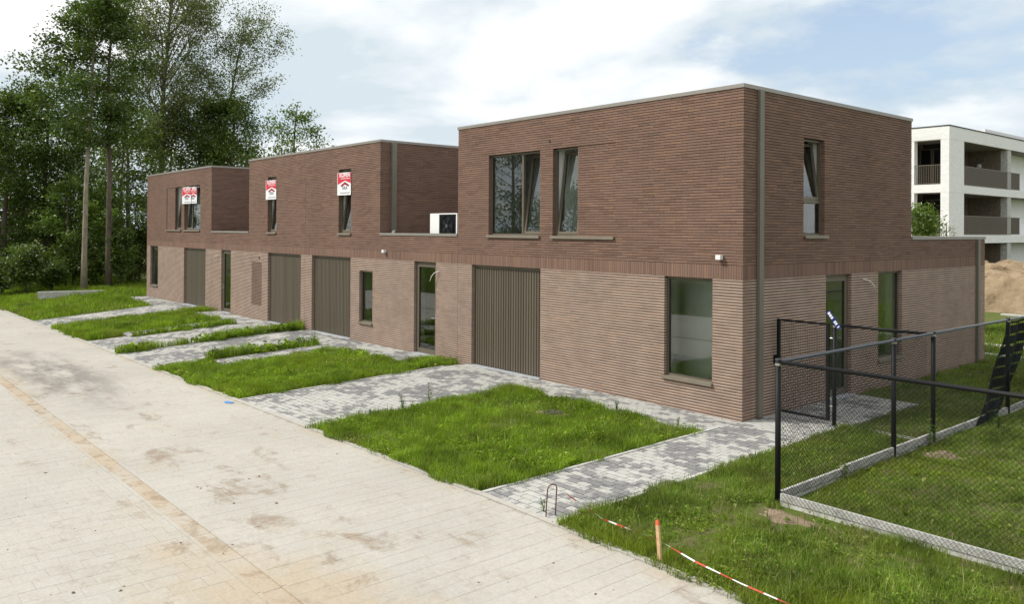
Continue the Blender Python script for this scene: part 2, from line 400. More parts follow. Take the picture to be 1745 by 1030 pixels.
def mk_whitebrick():
    t = NT('white_brick')
    bt = t.n('ShaderNodeTexBrick'); bt.inputs['Scale'].default_value = 1.0
    mp = t.n('ShaderNodeCombineXYZ'); p = t.xyz(); t.l(t.math('ADD', p[0], p[1]), mp.inputs[0]); t.l(p[2], mp.inputs[1]); t.l(mp.outputs[0], bt.inputs['Vector'])
    bt.inputs['Color1'].default_value = (0.76, 0.76, 0.74, 1); bt.inputs['Color2'].default_value = (0.85, 0.85, 0.84, 1); bt.inputs['Mortar'].default_value = (0.80, 0.80, 0.78, 1)
    bt.inputs['Brick Width'].default_value = 0.24; bt.inputs['Row Height'].default_value = 0.065; bt.inputs['Mortar Size'].default_value = 0.006
    c = t.mix(t.ramp(t.noise(0.8, 6, 0.7, stretch=(0.7, 0.7, 2.5)), [(0.55, 0.0), (0.8, 0.35)]), bt.outputs[0], (0.50, 0.51, 0.53))
    return t.done(t.princ(c, 0.85, 0, 0.2))
M['white_brick'] = mk_whitebrick()
M['cladding'] = simple('brown_cladding', (0.17, 0.138, 0.10), 0.7, var=0.3, scale=6)
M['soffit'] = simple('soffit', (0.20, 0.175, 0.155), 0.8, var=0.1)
M['dark_window'] = mk_glass('dark_glass', (0.25, 0.30, 0.27), 1.8)
M['lamp'] = simple('lamp_globe', (0.80, 0.80, 0.78), 0.3)

# ------------------------------------------------------------------ terrain
def zr(x): return -0.06 + 0.0122 * max(min(x, 0.0), -45.0)
def gz(x, y): return min(max((-y - 0.8) / 5.4, 0.0), 1.0) * zr(x)
def gza(x, y): return np.clip((-y - 0.8) / 5.4, 0, 1) * (-0.06 + 0.0122 * np.clip(x, -45, 0))
def vnoise(x, y, s, seed=0):
    x = np.asarray(x) * s; y = np.asarray(y) * s
    xi = np.floor(x).astype(np.int64); yi = np.floor(y).astype(np.int64); fx = x - xi; fy = y - yi
    fx = fx * fx * (3 - 2 * fx); fy = fy * fy * (3 - 2 * fy)
    def h(a, b):
        n = (a * 374761393 + b * 668265263 + seed * 1442695041) & 0x7fffffff
        n = ((n ^ (n >> 13)) * 1274126177) & 0x7fffffff
        return ((n ^ (n >> 16)) & 0xffff) / 65535.0
    return (h(xi, yi) * (1 - fx) + h(xi + 1, yi) * fx) * (1 - fy) + (h(xi, yi + 1) * (1 - fx) + h(xi + 1, yi + 1) * fx) * fy

def sheet(name, xs, ys, dz, mat, zf=gz):
    b = MB()
    idx = {}
    for i, x in enumerate(xs):
        for j, y in enumerate(ys):
            idx[i, j] = len(b.v); b.v.append((x, y, zf(x, y) + dz))
    for i in range(len(xs) - 1):
        for j in range(len(ys) - 1):
            b.f.append((idx[i, j], idx[i + 1, j], idx[i + 1, j + 1], idx[i, j + 1])); b.m.append(0); b.r.append(0.3)
    return b.build(name, mat, smooth=True)
xs = [-2500, -400, -150, -80] + [-60 + 1.25 * i for i in range(60)] + [15.5, 30, 80, 400, 2500]
ys = [-2500, -400, -120, -60, -30, -20, -12, -8] + [-6.2 + 0.45 * i for i in range(13)] + [0, 4, 8, 14, 24, 40, 80, 400, 2500]
tag(sheet('ground', xs, ys, -0.032, M['soil']), kind='structure', label='bare earth and grass ground under the whole plot')

# road: jointing bed and blocks
RX0, RX1, RY0, RY1 = -39.5, 30.0, -16.5, -6.32
road = tag(sheet('road', [RX0] + [-38 + 1.25 * i for i in range(36)] + [8, 20, RX1], [RY0, -12, -9.92], -0.005, M['road_joint']), kind='structure', label='pale concrete block road running past the houses')
rb2 = sheet('jointing_bed', [RX0] + [-38 + 1.25 * i for i in range(36)] + [8, 20, RX1], [-9.60, -8, RY1], -0.005, M['road_joint']); rb2.parent = road

def slab_mesh(name, lx, ly, h, mat, ch=0.003):
    b = MB(); x, y = lx / 2, ly / 2
    lo = [(-x, -y, -h), (x, -y, -h), (x, y, -h), (-x, y, -h)]
    md = [(-x, -y, -ch), (x, -y, -ch), (x, y, -ch), (-x, y, -ch)]
    tp = [(-x + ch, -y + ch, 0), (x - ch, -y + ch, 0), (x - ch, y - ch, 0), (-x + ch, y - ch, 0)]
    b.v = lo + md + tp
    for k in range(4):
        k2 = (k + 1) % 4
        b.f += [(k, k2, 4 + k2, 4 + k), (4 + k, 4 + k2, 8 + k2, 8 + k)]
    b.f.append((8, 9, 10, 11)); b.m = [0] * 9; b.r = [0.0] * 9
    return b.mesh(name, mat)

def lay(parent, pieces, unit, mat, name, nsolo, depth=0.05, top=0.0, jit=0.0015, stuff_name='more_blocks'):
    """pieces: (x0,x1,y0,y1); the nsolo pieces that show largest become objects of their own"""
    def size(p):
        cx_, cy_ = (p[0] + p[1]) / 2, (p[2] + p[3]) / 2
        v = Vector((cx_, cy_, 0)) - CAM; d = v.dot(FWD)
        if d < 3: return 1e9
        u = 872.5 + 1386.96 * v.dot(RGT) / d; w = 386.8 - 1386.96 * v.dot(UPV) / d
        if not (20 < u < 1725 and 20 < w < 1010): return 1e9
        return d
    full = [p for p in pieces if abs((p[1] - p[0]) - unit[0]) < 0.004 and abs((p[3] - p[2]) - unit[1]) < 0.004] if nsolo else []
    solo = set(sorted(full, key=size)[:nsolo])
    if solo:
        me = slab_mesh(name, unit[0], unit[1], depth, mat)
        for p in solo:
            cx_, cy_ = (p[0] + p[1]) / 2, (p[2] + p[3]) / 2
            o = link_mesh(name, me, parent, (cx_, cy_, gz(cx_, cy_) + top + random.uniform(-jit, jit)))
            sy = (gz(cx_, cy_ + 0.1) - gz(cx_, cy_ - 0.1)) / 0.2; sx = (gz(cx_ + 0.1, cy_) - gz(cx_ - 0.1, cy_)) / 0.2
            o.rotation_euler = (math.atan(sy), -math.atan(sx), 0)
    b = MB()
    for p in pieces:
        if p in solo: continue
        x0, x1, y0, y1 = p; dz = top + random.uniform(-jit, jit)
        c = [(x, y, gz(x, y) + dz - depth) for x, y in ((x0, y0), (x1, y0), (x1, y1), (x0, y1))]
        c += [(x, y, gz(x, y) + dz) for x, y in ((x0, y0), (x1, y0), (x1, y1), (x0, y1))]
        b.hexa(c, 0, random.random(), ('bot',))
    if b.f: tag(b.build(stuff_name, mat, parent), kind='stuff')

def road_blocks(y0, y1, x0, x1):
    out = []; W, L, g = 0.26, 0.34, 0.002
    n = int((x1 - x0) / W)
    for i in range(n):
        xa = x0 + i * W; y = y0 - (L / 2 if i % 2 else 0)
        while y < y1:
            a, c = max(y, y0), min(y + L, y1)
            if c - a > 0.06: out.append((xa + g / 2, xa + W - g / 2, a + g / 2, c - g / 2))
            y += L
    return out
lay(road, road_blocks(-9.60, -6.32, -39.0, 9.0) + road_blocks(-16.5, -9.92, -39.0, 12.0), (0.258, 0.338), M['road'], 'paving_block', 300, jit=0.001)

# gutter channel, kerbs
gut = tag(empty('gutter'), kind='structure', label='sandy concrete gutter channel along the road'); 
b = MB()
x = -39.0
while x < 9.0:
    L = 1.0
    for (ya, yb, dz, mi) in ((-9.92, -9.87, 0.004, 0), (-9.87, -9.65, -0.012, 1), (-9.65, -9.60, 0.004, 0)):
        xa, xb = x + 0.004, x + L - 0.004
        c = [(X, Y, gz(X, Y) - 0.1) for X, Y in ((xa, ya), (xb, ya), (xb, yb), (xa, yb))] + [(X, Y, gz(X, Y) + dz) for X, Y in ((xa, ya), (xb, ya), (xb, yb), (xa, yb))]
        b.hexa(c, mi, random.random(), ('bot',))
    b.build('gutter_element', [M['road'], M['gutter']], gut); b = MB(); x += L
kerb = tag(empty('kerb'), kind='structure', label='flush concrete kerb between road and front gardens')
x = -38.0
while x < 12:
    b = MB(); xa, xb, ya, yb = x + 0.003, x + 0.997, -6.31, -6.21
    c = [(X, Y, gz(X, Y) - 0.2) for X, Y in ((xa, ya), (xb, ya), (xb, yb), (xa, yb))] + [(X, Y, gz(X, Y) + 0.012) for X, Y in ((xa, ya), (xb, ya), (xb, yb), (xa, yb))]
    b.hexa(c, 0, random.random(), ('bot',)); b.build('kerb_stone', M['road'], kerb); x += 1.0

# paved drives and paths
mir = lambda r: (-36.3 - r[1], -36.3 - r[0], r[2], r[3])
PA = [(-8.6, -5.25, -6.2, 0.0), (-5.25, 0.0, -1.2, 0.0), (0.0, 1.42, -6.2, 4.3)]
PB = [(-17.95, -14.95, -6.2, 0.0), (-14.95, -14.25, -6.2, -4.85), (-14.25, -13.35, -4.85, -1.2), (-14.95, -9.75, -1.2, 0.0)]
PC = [mir(r) for r in PB]
PD = [mir(r) for r in PA[:2]]
def pave_pieces(rects):
    out = []; L, W, gx, gy = 0.21, 0.14, 0.010, 0.024
    for (x0, x1, y0, y1) in rects:
        row = 0; y = y0
        while y < y1 - 0.03:
            ya, yb = y, min(y + W, y1)
            x = x0 - (L / 2 if row % 2 else 0)
            while x < x1 - 0.01:
                a, c = max(x, x0), min(x + L, x1)
                if c - a > 0.03: out.append((a + gx / 2, c - gx / 2, ya + gy / 2, yb - gy / 2))
                x += L
            y += W; row += 1
    return out
def paving(name, rects, label, nsolo):
    root = tag(empty(name), kind='structure', label=label)
    for r in rects:
        s = sheet('sand_bed', [lerp(r[0], r[1], i / 6) for i in range(7)], [lerp(r[2], r[3], i / 12) for i in range(13)], -0.022, M['joint_sand']); s.parent = root
    lay(root, pave_pieces(rects), (0.200, 0.116), M['paver'], 'paver', nsolo, 0.05, 0.0, 0.002, 'more_pavers')
    # edging stones along the long sides
    b = MB()
    for (x0, x1, y0, y1) in rects:
        if y1 - y0 < 2: continue
        for ex in (x0 - 0.065, x1 + 0.005):
            y = y0
            while y < y1 - 0.1 and y < -0.9:
                ya, yb = y + 0.002, min(y + 0.5, y1) - 0.002
                c = [(X, Y, gz(X, Y) - 0.1) for X, Y in ((ex, ya), (ex + 0.06, ya), (ex + 0.06, yb), (ex, yb))] + [(X, Y, gz(X, Y) + 0.014) for X, Y in ((ex, ya), (ex + 0.06, ya), (ex + 0.06, yb), (ex, yb))]
                b.hexa(c, 0, random.random(), ('bot',)); y += 0.5
    if b.f: tag(b.build('edging_stones', M['concrete'], root), kind='stuff')
    return root
paving('driveway_paving', PA, 'grey and white block paving of the nearest drive, path and side path', 300)
paving('driveway_paving', PB, 'block paving in front of the garage of the second house', 0)
paving('driveway_paving', PC, 'block paving in front of the garage of the third house', 0)
paving('driveway_paving', PD, 'block paving in front of the farthest garage', 0)

# ------------------------------------------------------------------ brick houses
ZL, ZS = 2.67, 2.955                     # top of light-jointed brickwork, top of soldier course
HL, HU = ZL / 47, 3.375 / 60
def snap(z):
    if z <= ZL: return round(z / HL) * HL
    return ZS + round((z - ZS) / HU) * HU
def subtract(iv, cut):
    out = []
    for a, b in iv:
        c, d = cut
        if d <= a or c >= b: out.append((a, b)); continue
        if c > a: out.append((a, c))
        if d < b: out.append((d, b))
    return out
SOLO_BRICKS = []
def front_map(u, d, z): return (u, d, z)
def side_map(X, s=1): return lambda u, d, z: (X - s * d, u, z)

def brick_wall(house, P, regions, openings, panels=(), vents=(), back=None, solo=None):
    """regions (u0,u1,z0,z1) of the face; openings (u0,u1,z0,z1); P maps (u, depth, z) to the scene"""
    openings = [(a, b, snap(c), snap(d)) for a, b, c, d in openings]
    back = back or regions
    us = sorted({round(u, 4) for r in back for u in r[:2]} | {round(u, 4) for o in openings for u in (o[0] - 0.005, o[1] + 0.005)} | {round(u, 4) for o in list(panels) + list(vents) for u in o[:2]})
    zs = sorted({round(z, 4) for r in back for z in r[2:]} | {round(z, 4) for o in openings for z in o[2:]} | {round(z, 4) for o in list(panels) + list(vents) for z in o[2:]} | {ZL, ZS})
    wb = MB()
    inside = lambda u, z, rs, e=0.0: any(r[0] - e < u < r[1] + e and r[2] < z < r[3] for r in rs)
    for i in range(len(zs) - 1):
        zc = (zs[i] + zs[i + 1]) / 2; run = None; cells = []
        for j in range(len(us) - 1):
            uc = (us[j] + us[j + 1]) / 2
            ok = inside(uc, zc, back) and not inside(uc, zc, openings, 0.005)
            d0 = 0.0055 if zc < ZL else 0.015
            if inside(uc, zc, panels): d0 = 0.045
            if inside(uc, zc, vents): d0 = 0.25
            cells.append((us[j], us[j + 1], d0 if ok else None))
        for a, c, d0 in cells:
            if d0 is None: continue
            if run and run[2] == d0 and abs(run[1] - a) < 1e-6: run[1] = c
            else:
                if run: wb.box(run[0], run[1], run[2], 0.32, zs[i], zs[i + 1], 0 if zc < ZL and run[2] < 0.2 else 1, M=P)  # vent backs coloured dark, as shade inside the lattice holes
                run = [a, c, d0]
        if run: wb.box(run[0], run[1], run[2], 0.32, zs[i], zs[i + 1], 0 if zc < ZL else 1, M=P)
    wall = wb.build('wall', [M['mortar_light'], M['mortar_dark']], house)
    bm_ = MB(); solos = []
    def put(a, c, z0, z1, extra=0.0, full=False):
        d0 = extra + (random.uniform(0, 0.002) if z0 < ZL - 0.02 else min(0.006, abs(random.gauss(0, 0.0022)))); r = random.random()
        if solo and full and extra == 0.0 and solo(a, c, z0): solos.append((a, z0, d0)); return
        bm_.box(a, c, d0, 0.10 + extra, z0, z1, 0, r, ('c',), M=P)
    # courses
    z = -2 * HL; k = 0
    top = max(r[3] for r in regions)
    rows = []
    while z < ZL - 1e-6: rows.append((z, HL, 0.0155, k)); z += HL; k += 1
    z = ZS
    while z < top - 0.03: rows.append((z, HU, 0.012, k)); z += HU; k += 1
    for z0, h, jt, k in rows:
        zc = z0 + h / 2
        iv = []
        for r in sorted(regions):
            if r[2] < zc < r[3]:
                if iv and abs(iv[-1][1] - r[0]) < 1e-6: iv[-1] = (iv[-1][0], r[1])
                else: iv.append((r[0], r[1]))
        for o in openings:
            if o[2] < zc < o[3]: iv = subtract(iv, o[:2])
        pan = [p for p in panels if p[2] < zc < p[3]]; ven = [p for p in vents if p[2] < zc < p[3]]
        for p in pan + ven: iv = subtract(iv, p[:2])
        segs = [(a, c, 0.0) for a, c in iv] + [(p[0] + 0.006, p[1] - 0.006, 0.022) for p in pan]
        for a, c, ex in segs:
            pitch = 0.29; st = math.floor(a / pitch) * pitch - (0.145 if k % 2 else 0.0) + (k * 37 % 7) * 0.004
            cuts = [a]; u = st
            while u < c - 0.06:
                if u > a + 0.06: cuts.append(u)
                u += pitch
            cuts.append(c)
            for q in range(len(cuts) - 1):
                u0 = cuts[q]; u1 = cuts[q + 1] - (0.003 if q < len(cuts) - 2 else 0.0)
                put(u0, u1, z0 + jt / 2, z0 + h - jt / 2, ex, q < len(cuts) - 2 and abs(cuts[q + 1] - u0 - pitch) < 1e-6)
        for p in ven:                                  # open lattice: short bricks with gaps, staggered
            u = p[0] - (0.0 if k % 2 else 0.10)
            while u < p[1]:
                u0, u1 = max(u, p[0]), min(u + 0.098, p[1])
                if u1 - u0 > 0.02: bm_.box(u0, u1, random.uniform(0, 0.002), 0.055, z0 + 0.001, z0 + h - 0.0075, 0, random.random(), (), M=P)
                u += 0.20
    # soldier course
    for r in regions:
        if r[2] < ZL + 0.1 < r[3]:
            u = r[0]
            while u < r[1] - 0.02:
                put(u + 0.003, min(u + 0.0575, r[1]) - 0.003, ZL + 0.005, ZS - 0.005); u += 0.0575
    if vents:
        vm = MB()
        for z0, h, jt, k in rows:
            for p in vents:
                if p[2] < z0 + h / 2 < p[3]: vm.box(p[0], p[1], 0.012, 0.05, z0 + h - 0.007, z0 + h, 0, M=P)
        vm.build('vent_joints', M['mortar_light'], wall)
    tag(bm_.build('brickwork', M['brick'], wall), kind='stuff')
    if solos:
        L = 0.29 - 0.003; t_ = MB(); t_.box(0, L, 0, 0.10, 0, HL - 0.0155, 0, 0.0, ('c',), M=lambda u, d, z: tuple(Vector(P(u, d, z)) - Vector(P(0, 0, 0))))
        me = t_.mesh('brick', M['brick'])
        for a, z0, d0 in solos:
            link_mesh('brick', me, wall, P(a, d0, z0))
    return wall

def frame_bars(b, P, u0, u1, z0, z1, w, d0, d1, mat=0, T=None):
    Q = P if T is None else (lambda u, d, z: P(u, *T(d, z)))
    b.box(u0, u0 + w, d0, d1, z0, z1, mat, M=Q); b.box(u1 - w, u1, d0, d1, z0, z1, mat, M=Q)
    b.box(u0 + w, u1 - w, d0, d1, z0, z0 + w, mat, M=Q); b.box(u0 + w, u1 - w, d0, d1, z1 - w, z1, mat, M=Q)
def pane(par, P, u0, u1, z0, z1, d, T=None, mat=None):
    b = MB(); Q = P if T is None else (lambda u, dd, z: P(u, *T(dd, z)))
    b.face([Q(u0, d, z0), Q(u1, d, z0), Q(u1, d, z1), Q(u0, d, z1)])
    return b.build('pane', mat or M['glass'], par)
def tilt(zs, d_h, ang):
    s, c = math.sin(ang), math.cos(ang)
    return lambda d, z: (d_h + (z - zs) * s + (d - d_h) * c, zs + (z - zs) * c - (d - d_h) * s)
def window(house, P, u0, u1, z0, z1, cols=None, sill=None, rows=None, lining=True):
    """cols: list of (u0,u1,'fixed'|'tilt'); rows: (z_split) upper part tilts"""
    z0, z1 = snap(z0), snap(z1)
    a, c, e, f = u0 + 0.003, u1 - 0.003, z0 + 0.003, z1 - 0.003
    b = MB(); frame_bars(b, P, a, c, e, f, 0.045, 0.088, 0.158)
    cells = []
    if rows:
        zs = rows
        b.box(a + 0.045, c - 0.045, 0.09, 0.156, zs - 0.035, zs + 0.035, M=P)
        cells = [(a + 0.045, c - 0.045, e + 0.045, zs - 0.035, 'fixed'), (a + 0.045, c - 0.045, zs + 0.035, f - 0.045, 'tilt')]
    elif cols:
        edges = [x for x in cols]
        for i, (ua, ub, kd) in enumerate(edges):
            if i: b.box(ua - 0.03, ua + 0.03, 0.09, 0.156, e + 0.045, f - 0.045, M=P)
            la = ua + (0.03 if i else 0.048); lb = ub - (0.03 if i < len(edges) - 1 else 0.048)
            cells.append((la, lb, e + 0.045, f - 0.045, kd))
    w = b.build('window', M['bronze'], house)
    for (ua, ub, za, zb, kd) in cells:
        if kd == 'fixed':
            g = MB(); frame_bars(g, P, ua, ub, za, zb, 0.010, 0.108, 0.122); g.build('gasket', M['gasket'], w)
            pane(w, P, ua + 0.002, ub - 0.002, za + 0.002, zb - 0.002, 0.115)
        else:
            T = tilt(za, 0.12, math.radians(7.5))
            s = MB(); frame_bars(s, P, ua + 0.004, ub - 0.004, za + 0.004, zb - 0.01, 0.062, 0.10, 0.165, T=T); s.build('sash', M['bronze'], w)
            pane(w, P, ua + 0.064, ub - 0.064, za + 0.064, zb - 0.07, 0.13, T)
    if lining:
        b = MB(); b.box(u0 - 0.02, u0, 0.161, 0.40, z0, z1, M=P); b.box(u1, u1 + 0.02, 0.161, 0.40, z0, z1, M=P)
        b.box(u0 - 0.02, u1 + 0.02, 0.161, 0.40, z1, z1 + 0.02, M=P); b.box(u0 - 0.02, u1 + 0.02, 0.161, 0.42, z0 - 0.02, z0, M=P)
        b.build('reveal_lining', M['plaster'], w)
    if sill is not None:
        su0, su1 = (u0 - 0.02, u1 + 0.02) if sill is True else sill
        b = MB(); b.box(su0, su1, -0.05, 0.086, z0 - 0.004, z0 + 0.010, M=P); b.box(su0, su1, -0.05, -0.042, z0 - 0.055, z0 - 0.004, M=P)
        b.box(su0, su0 + 0.006, -0.042, 0.086, z0 - 0.03, z0 - 0.004, M=P); b.box(su1 - 0.006, su1, -0.042, 0.086, z0 - 0.03, z0 - 0.004, M=P)
        b.build('sill', M['sill'], w)
    return w
def glazed_door(house, P, u0, u1, hinge=1):
    z0, z1 = 0.02, ZL
    b = MB(); frame_bars(b, P, u0 + 0.003, u1 - 0.003, z0, z1 - 0.003, 0.055, 0.088, 0.16)
    frame_bars(b, P, u0 + 0.061, u1 - 0.061, z0 + 0.058, z1 - 0.061, 0.085, 0.082, 0.15)
    d = b.build('glazed_door', M['bronze'], house)
    g = MB(); frame_bars(g, P, u0 + 0.146, u1 - 0.146, z0 + 0.143, z1 - 0.146, 0.010, 0.10, 0.122); g.build('gasket', M['gasket'], d)
    pane(d, P, u0 + 0.148, u1 - 0.148, z0 + 0.145, z1 - 0.148, 0.113)
    uh = u1 - 0.105 if hinge > 0 else u0 + 0.105; s = -1 if hinge > 0 else 1
    h = MB(); h.tube([P(uh, 0.082, 1.08), P(uh, 0.03, 1.08), P(uh + s * 0.13, 0.028, 1.08)], 0.011, 8); h.box(uh - 0.02, uh + 0.02, 0.074, 0.0815, 0.98, 1.2, M=P)
    h.build('door_handle', M['steel'], d)
    t = MB(); t.box(u0 - 0.03, u1 + 0.03, -0.10, 0.16, -0.02, 0.018, M=P); t.build('threshold', M['bluestone'], d)
    b = MB(); b.box(u0 - 0.02, u0, 0.161, 0.40, z0, z1, M=P); b.box(u1, u1 + 0.02, 0.161, 0.40, z0, z1, M=P); b.box(u0 - 0.02, u1 + 0.02, 0.161, 0.40, z1, z1 + 0.02, M=P)
    b.build('reveal_lining', M['plaster'], d)
    return d
def garage_door(house, P, u0, u1):
    z1 = ZL
    b = MB(); b.box(u0 + 0.002, u1 - 0.002, 0.135, 0.20, 0.0, z1, M=P)
    b.box(u0 + 0.002, u0 + 0.035, 0.10, 0.134, 0.0, z1, M=P); b.box(u1 - 0.035, u1 - 0.002, 0.10, 0.134, 0.0, z1, M=P)
    b.box(u0 + 0.036, u1 - 0.036, 0.095, 0.134, z1 - 0.06, z1 - 0.002, M=P)
    g = b.build('garage_door', M['bronze'], house)
    a, c = u0 + 0.04, u1 - 0.04; n = 27; w = (c - a) / n
    h = z1 - 0.085 - 0.03
    sm = MB(); prof = [(0.006, 0.134), (0.014, 0.104), (w * 0.5, 0.099), (w - 0.020, 0.104), (w - 0.010, 0.134)]
    org = Vector(P(0, 0, 0))
    for (pa, da), (pb, db) in zip(prof, prof[1:]):
        sm.face([tuple(Vector(P(q, d_, z)) - org) for q, d_, z in ((pa, da, 0.03), (pb, db, 0.03), (pb, db, 0.03 + h), (pa, da, 0.03 + h))])
    sm.face([tuple(Vector(P(q, d_, 0.03 + h)) - org) for q, d_ in prof])
    me = sm.mesh('slat', M['slat'])
    for i in range(n): link_mesh('slat', me, g, P(a + i * w, 0, 0))
    t = MB(); t.box(u0 + 0.04, u1 - 0.04, 0.098, 0.132, 0.017, 0.031, M=P); t.build('bottom_seal', M['gasket'], g)
    t = MB(); t.box(u0 - 0.02, u1 + 0.02, -0.06, 0.14, -0.03, 0.016, M=P); t.build('threshold', M['bluestone'], g)
    return g
def coping(house, boxes):
    b = MB()
    for bx in boxes: b.box(*bx)
    return b.build('coping', M['coping'], house)
def rooms(house, x0, x1, y1, floors):  # rooms kept shallow so their pale back walls brighten the glass
    b = MB()
    for z0, z1, xa, xb in floors:
        ya = 0.402
        b.face([(xa, ya, z0), (xb, ya, z0), (xb, y1, z0), (xa, y1, z0)], 1)
        b.face([(xa, ya, z1), (xb, ya, z1), (xb, y1, z1), (xa, y1, z1)])
        b.face([(xa, y1, z0), (xb, y1, z0), (xb, y1, z1), (xa, y1, z1)])
        b.face([(xa, ya, z0), (xa, y1, z0), (xa, y1, z1), (xa, ya, z1)])
        b.face([(xb, ya, z0), (xb, y1, z0), (xb, y1, z1), (xb, ya, z1)])
    return b.build('interior', [M['plaster'], M['screed']], house)
ZT, ZLOW = 6.33, 3.42       # brick top of the tall and of the low blocks
D_T, D_L = 7.17, 11.87      # depth of the tall block and of the ground floor

def lin_wall(b, x0, x1, y0, y1, z0, z1): b.box(x0, x1, y0, y1, z0, z1)

# ---- nearest house
h1 = tag(empty('brick_house', (0, 0, 0)), 'nearest brown brick house with the tall corner block beside the black fence', 'house', 'terraced brick houses')
F1_OPEN = [(-8.37, -5.66, -1, ZL), (-1.87, -0.69, 0.60, ZL), (-7.67, -5.69, 3.47, 5.54), (-5.24, -4.43, 3.47, 5.54)]
F1_PAN = [(-4.43, -3.24, snap(3.47), snap(5.54))]
S1 = side_map(0.0)
brick_wall(h1, front_map, [(-9.0, 0.0, -0.12, ZT)], F1_OPEN, F1_PAN, back=[(-8.988, -0.012, -0.12, ZT)],
           solo=lambda a, c, z: -1.35 + 0 * z < a - 0.0 and 0.05 < z < 2.66 and (a > -0.70 or z < 0.6))
S1_OPEN = [(3.08, 4.18, -1, ZL), (5.45, 6.67, 0.63, ZL), (2.16, 3.0, 3.49, 5.56)]
brick_wall(h1, S1, [(0.102, D_T, -0.12, ZT), (D_T, D_L, -0.12, ZLOW)], S1_OPEN, back=[(0.32, D_T - 0.005, -0.12, ZT), (D_T - 0.005, D_L, -0.12, ZLOW)])
brick_wall(h1, side_map(-9.0, -1), [(0.102, D_T, 3.50, ZT)], [], back=[(0.32, D_T, 3.3, ZT)])
b = MB()
b.box(-9.0, -0.33, D_T - 0.3, D_T, 3.3, ZT); b.box(-8.99, -0.01, D_L - 0.3, D_L, -0.1, ZLOW - 0.003); b.build('rear_wall', M['brown_wall'], h1)
b = MB(); b.box(-8.66, -0.34, 0.33, D_T - 0.31, 6.05, 6.20); b.box(-8.99, -0.34, D_T + 0.01, D_L - 0.31, 3.1, 3.30); b.build('roof', M['roof'], h1)
coping(h1, [(-9.02, 0.02, -0.02, 0.36, ZT, ZT + 0.075), (-0.36, 0.02, 0.36, D_T - 0.34, ZT, ZT + 0.075), (-9.02, 0.02, D_T - 0.34, D_T + 0.02, ZT, ZT + 0.075), (-9.02, -8.64, 0.36, D_T - 0.34, ZT, ZT + 0.075),
            (-0.36, 0.02, D_T + 0.021, D_L - 0.36, ZLOW, ZLOW + 0.075), (-9.0, 0.02, D_L - 0.36, D_L + 0.02, ZLOW, ZLOW + 0.075)])
garage_door(h1, front_map, -8.37, -5.66)
window(h1, front_map, -1.87, -0.69, 0.60, ZL, [(-1.87, -0.69, 'fixed')], sill=(-1.91, -0.67))
window(h1, front_map, -7.67, -5.69, 3.47, 5.54, [(-7.67, -6.42, 'fixed'), (-6.42, -5.69, 'tilt')], sill=(-7.71, -5.68))
window(h1, front_map, -5.24, -4.43, 3.47, 5.54, [(-5.24, -4.43, 'tilt')], sill=(-5.28, -3.26))
glazed_door(h1, S1, 3.08, 4.18, -1)
window(h1, S1, 5.45, 6.67, 0.63, ZL, [(5.45, 6.67, 'fixed')], sill=True)
window(h1, S1, 2.16, 3.0, 3.49, 5.56, rows=4.24, sill=(2.16, 3.10))
b = MB(); b.box(0.003, 0.07, 0.455, 0.60, 0.02, ZT - 0.002); b.build('downpipe', M['pipe'], h1)
b = MB(); b.box(0.003, 0.07, 11.22, 11.37, 0.02, ZLOW - 0.002); b.build('downpipe', M['pipe'], h1)
rooms(h1, 0, 0, 0.95, [(0.05, 2.70, -2.2, -0.42)]); rooms(h1, 0, 0, 1.9, [ (3.15, 5.85, -8.6, -3.2), (3.15, 5.86, -3.1, -0.42), ])
b = MB(); b.box(-1.2, -0.42, 2.7, 7.4, 0.04, 0.05, 0); b.box(-0.95, -0.85, 2.7, 7.4, 0.05, 2.7, 0); b.box(-1.2, -0.42, 2.6, 2.7, 0.05, 2.7, 0); b.box(-1.2, -0.42, 7.4, 7.5, 0.05, 2.7, 0); b.box(-1.2, -0.42, 4.6, 4.7, 0.05, 2.7, 0); b.box(-1.2, -0.42, 2.7, 7.4, 2.70, 2.75, 0); b.build('interior', M['plaster'], h1)  # pale inner wall added close behind the side glass to lighten it
for x_, y_ in ((-6.95, 0.55), (-5.4, 0.55)):
    b = MB(); b.tube([(x_, y_, 6.2), (x_, y_, 6.44)], 0.06, 10); b.tube([(x_, y_, 6.44), (x_, y_, 6.47)], 0.09, 10); b.build('roof_vent', M['coping'], h1)
b = MB(); b.tube([(-5.35, 0.02, 5.73), (-5.35, -0.012, 5.73)], 0.028, 10); b.build('overflow_spout', M['gasket'], h1)

def mid_house(name, label, x0, x1, tall, ledge, garage, extra):
    h = tag(empty(name, (0, 0, 0)), label, 'house', 'terraced brick houses')
    return h
# ---- second house
h2 = tag(empty('brick_house'), 'second brick house, with the white heat pump standing in its roof recess', 'house', 'terraced brick houses')
brick_wall(h2, front_map, [(-18.145, -13.05, -0.12, ZT), (-13.05, -9.004, -0.12, ZLOW)],
           [(-17.62, -14.87, -1, ZL), (-14.30, -13.48, 0.62, 2.30), (-11.13, -10.03, -1, ZL), (-15.70, -14.87, 3.46, 5.58)], back=[(-18.143, -13.062, -0.12, ZT), (-13.062, -9.004, -0.12, ZLOW)])
brick_wall(h2, side_map(-13.05), [(0.102, D_T, 3.0, ZT)], [], back=[(0.32, D_T, 2.96, ZT)])
b = MB(); b.box(-18.14, -13.06, D_T - 0.3, D_T, 3.3, ZT - 0.004); b.box(-18.14, -9.004, D_L - 0.3, D_L, -0.1, ZLOW - 0.003); b.build('rear_wall', M['brown_wall'], h2)
b = MB(); b.box(-18.14, -13.40, 0.33, D_T - 0.31, 6.05, 6.20); b.box(-13.049, -9.013, 0.33, D_L - 0.31, 3.1, 3.28); b.box(-18.14, -13.06, D_T + 0.01, D_L - 0.31, 3.1, 3.28); b.build('roof', M['roof'], h2)
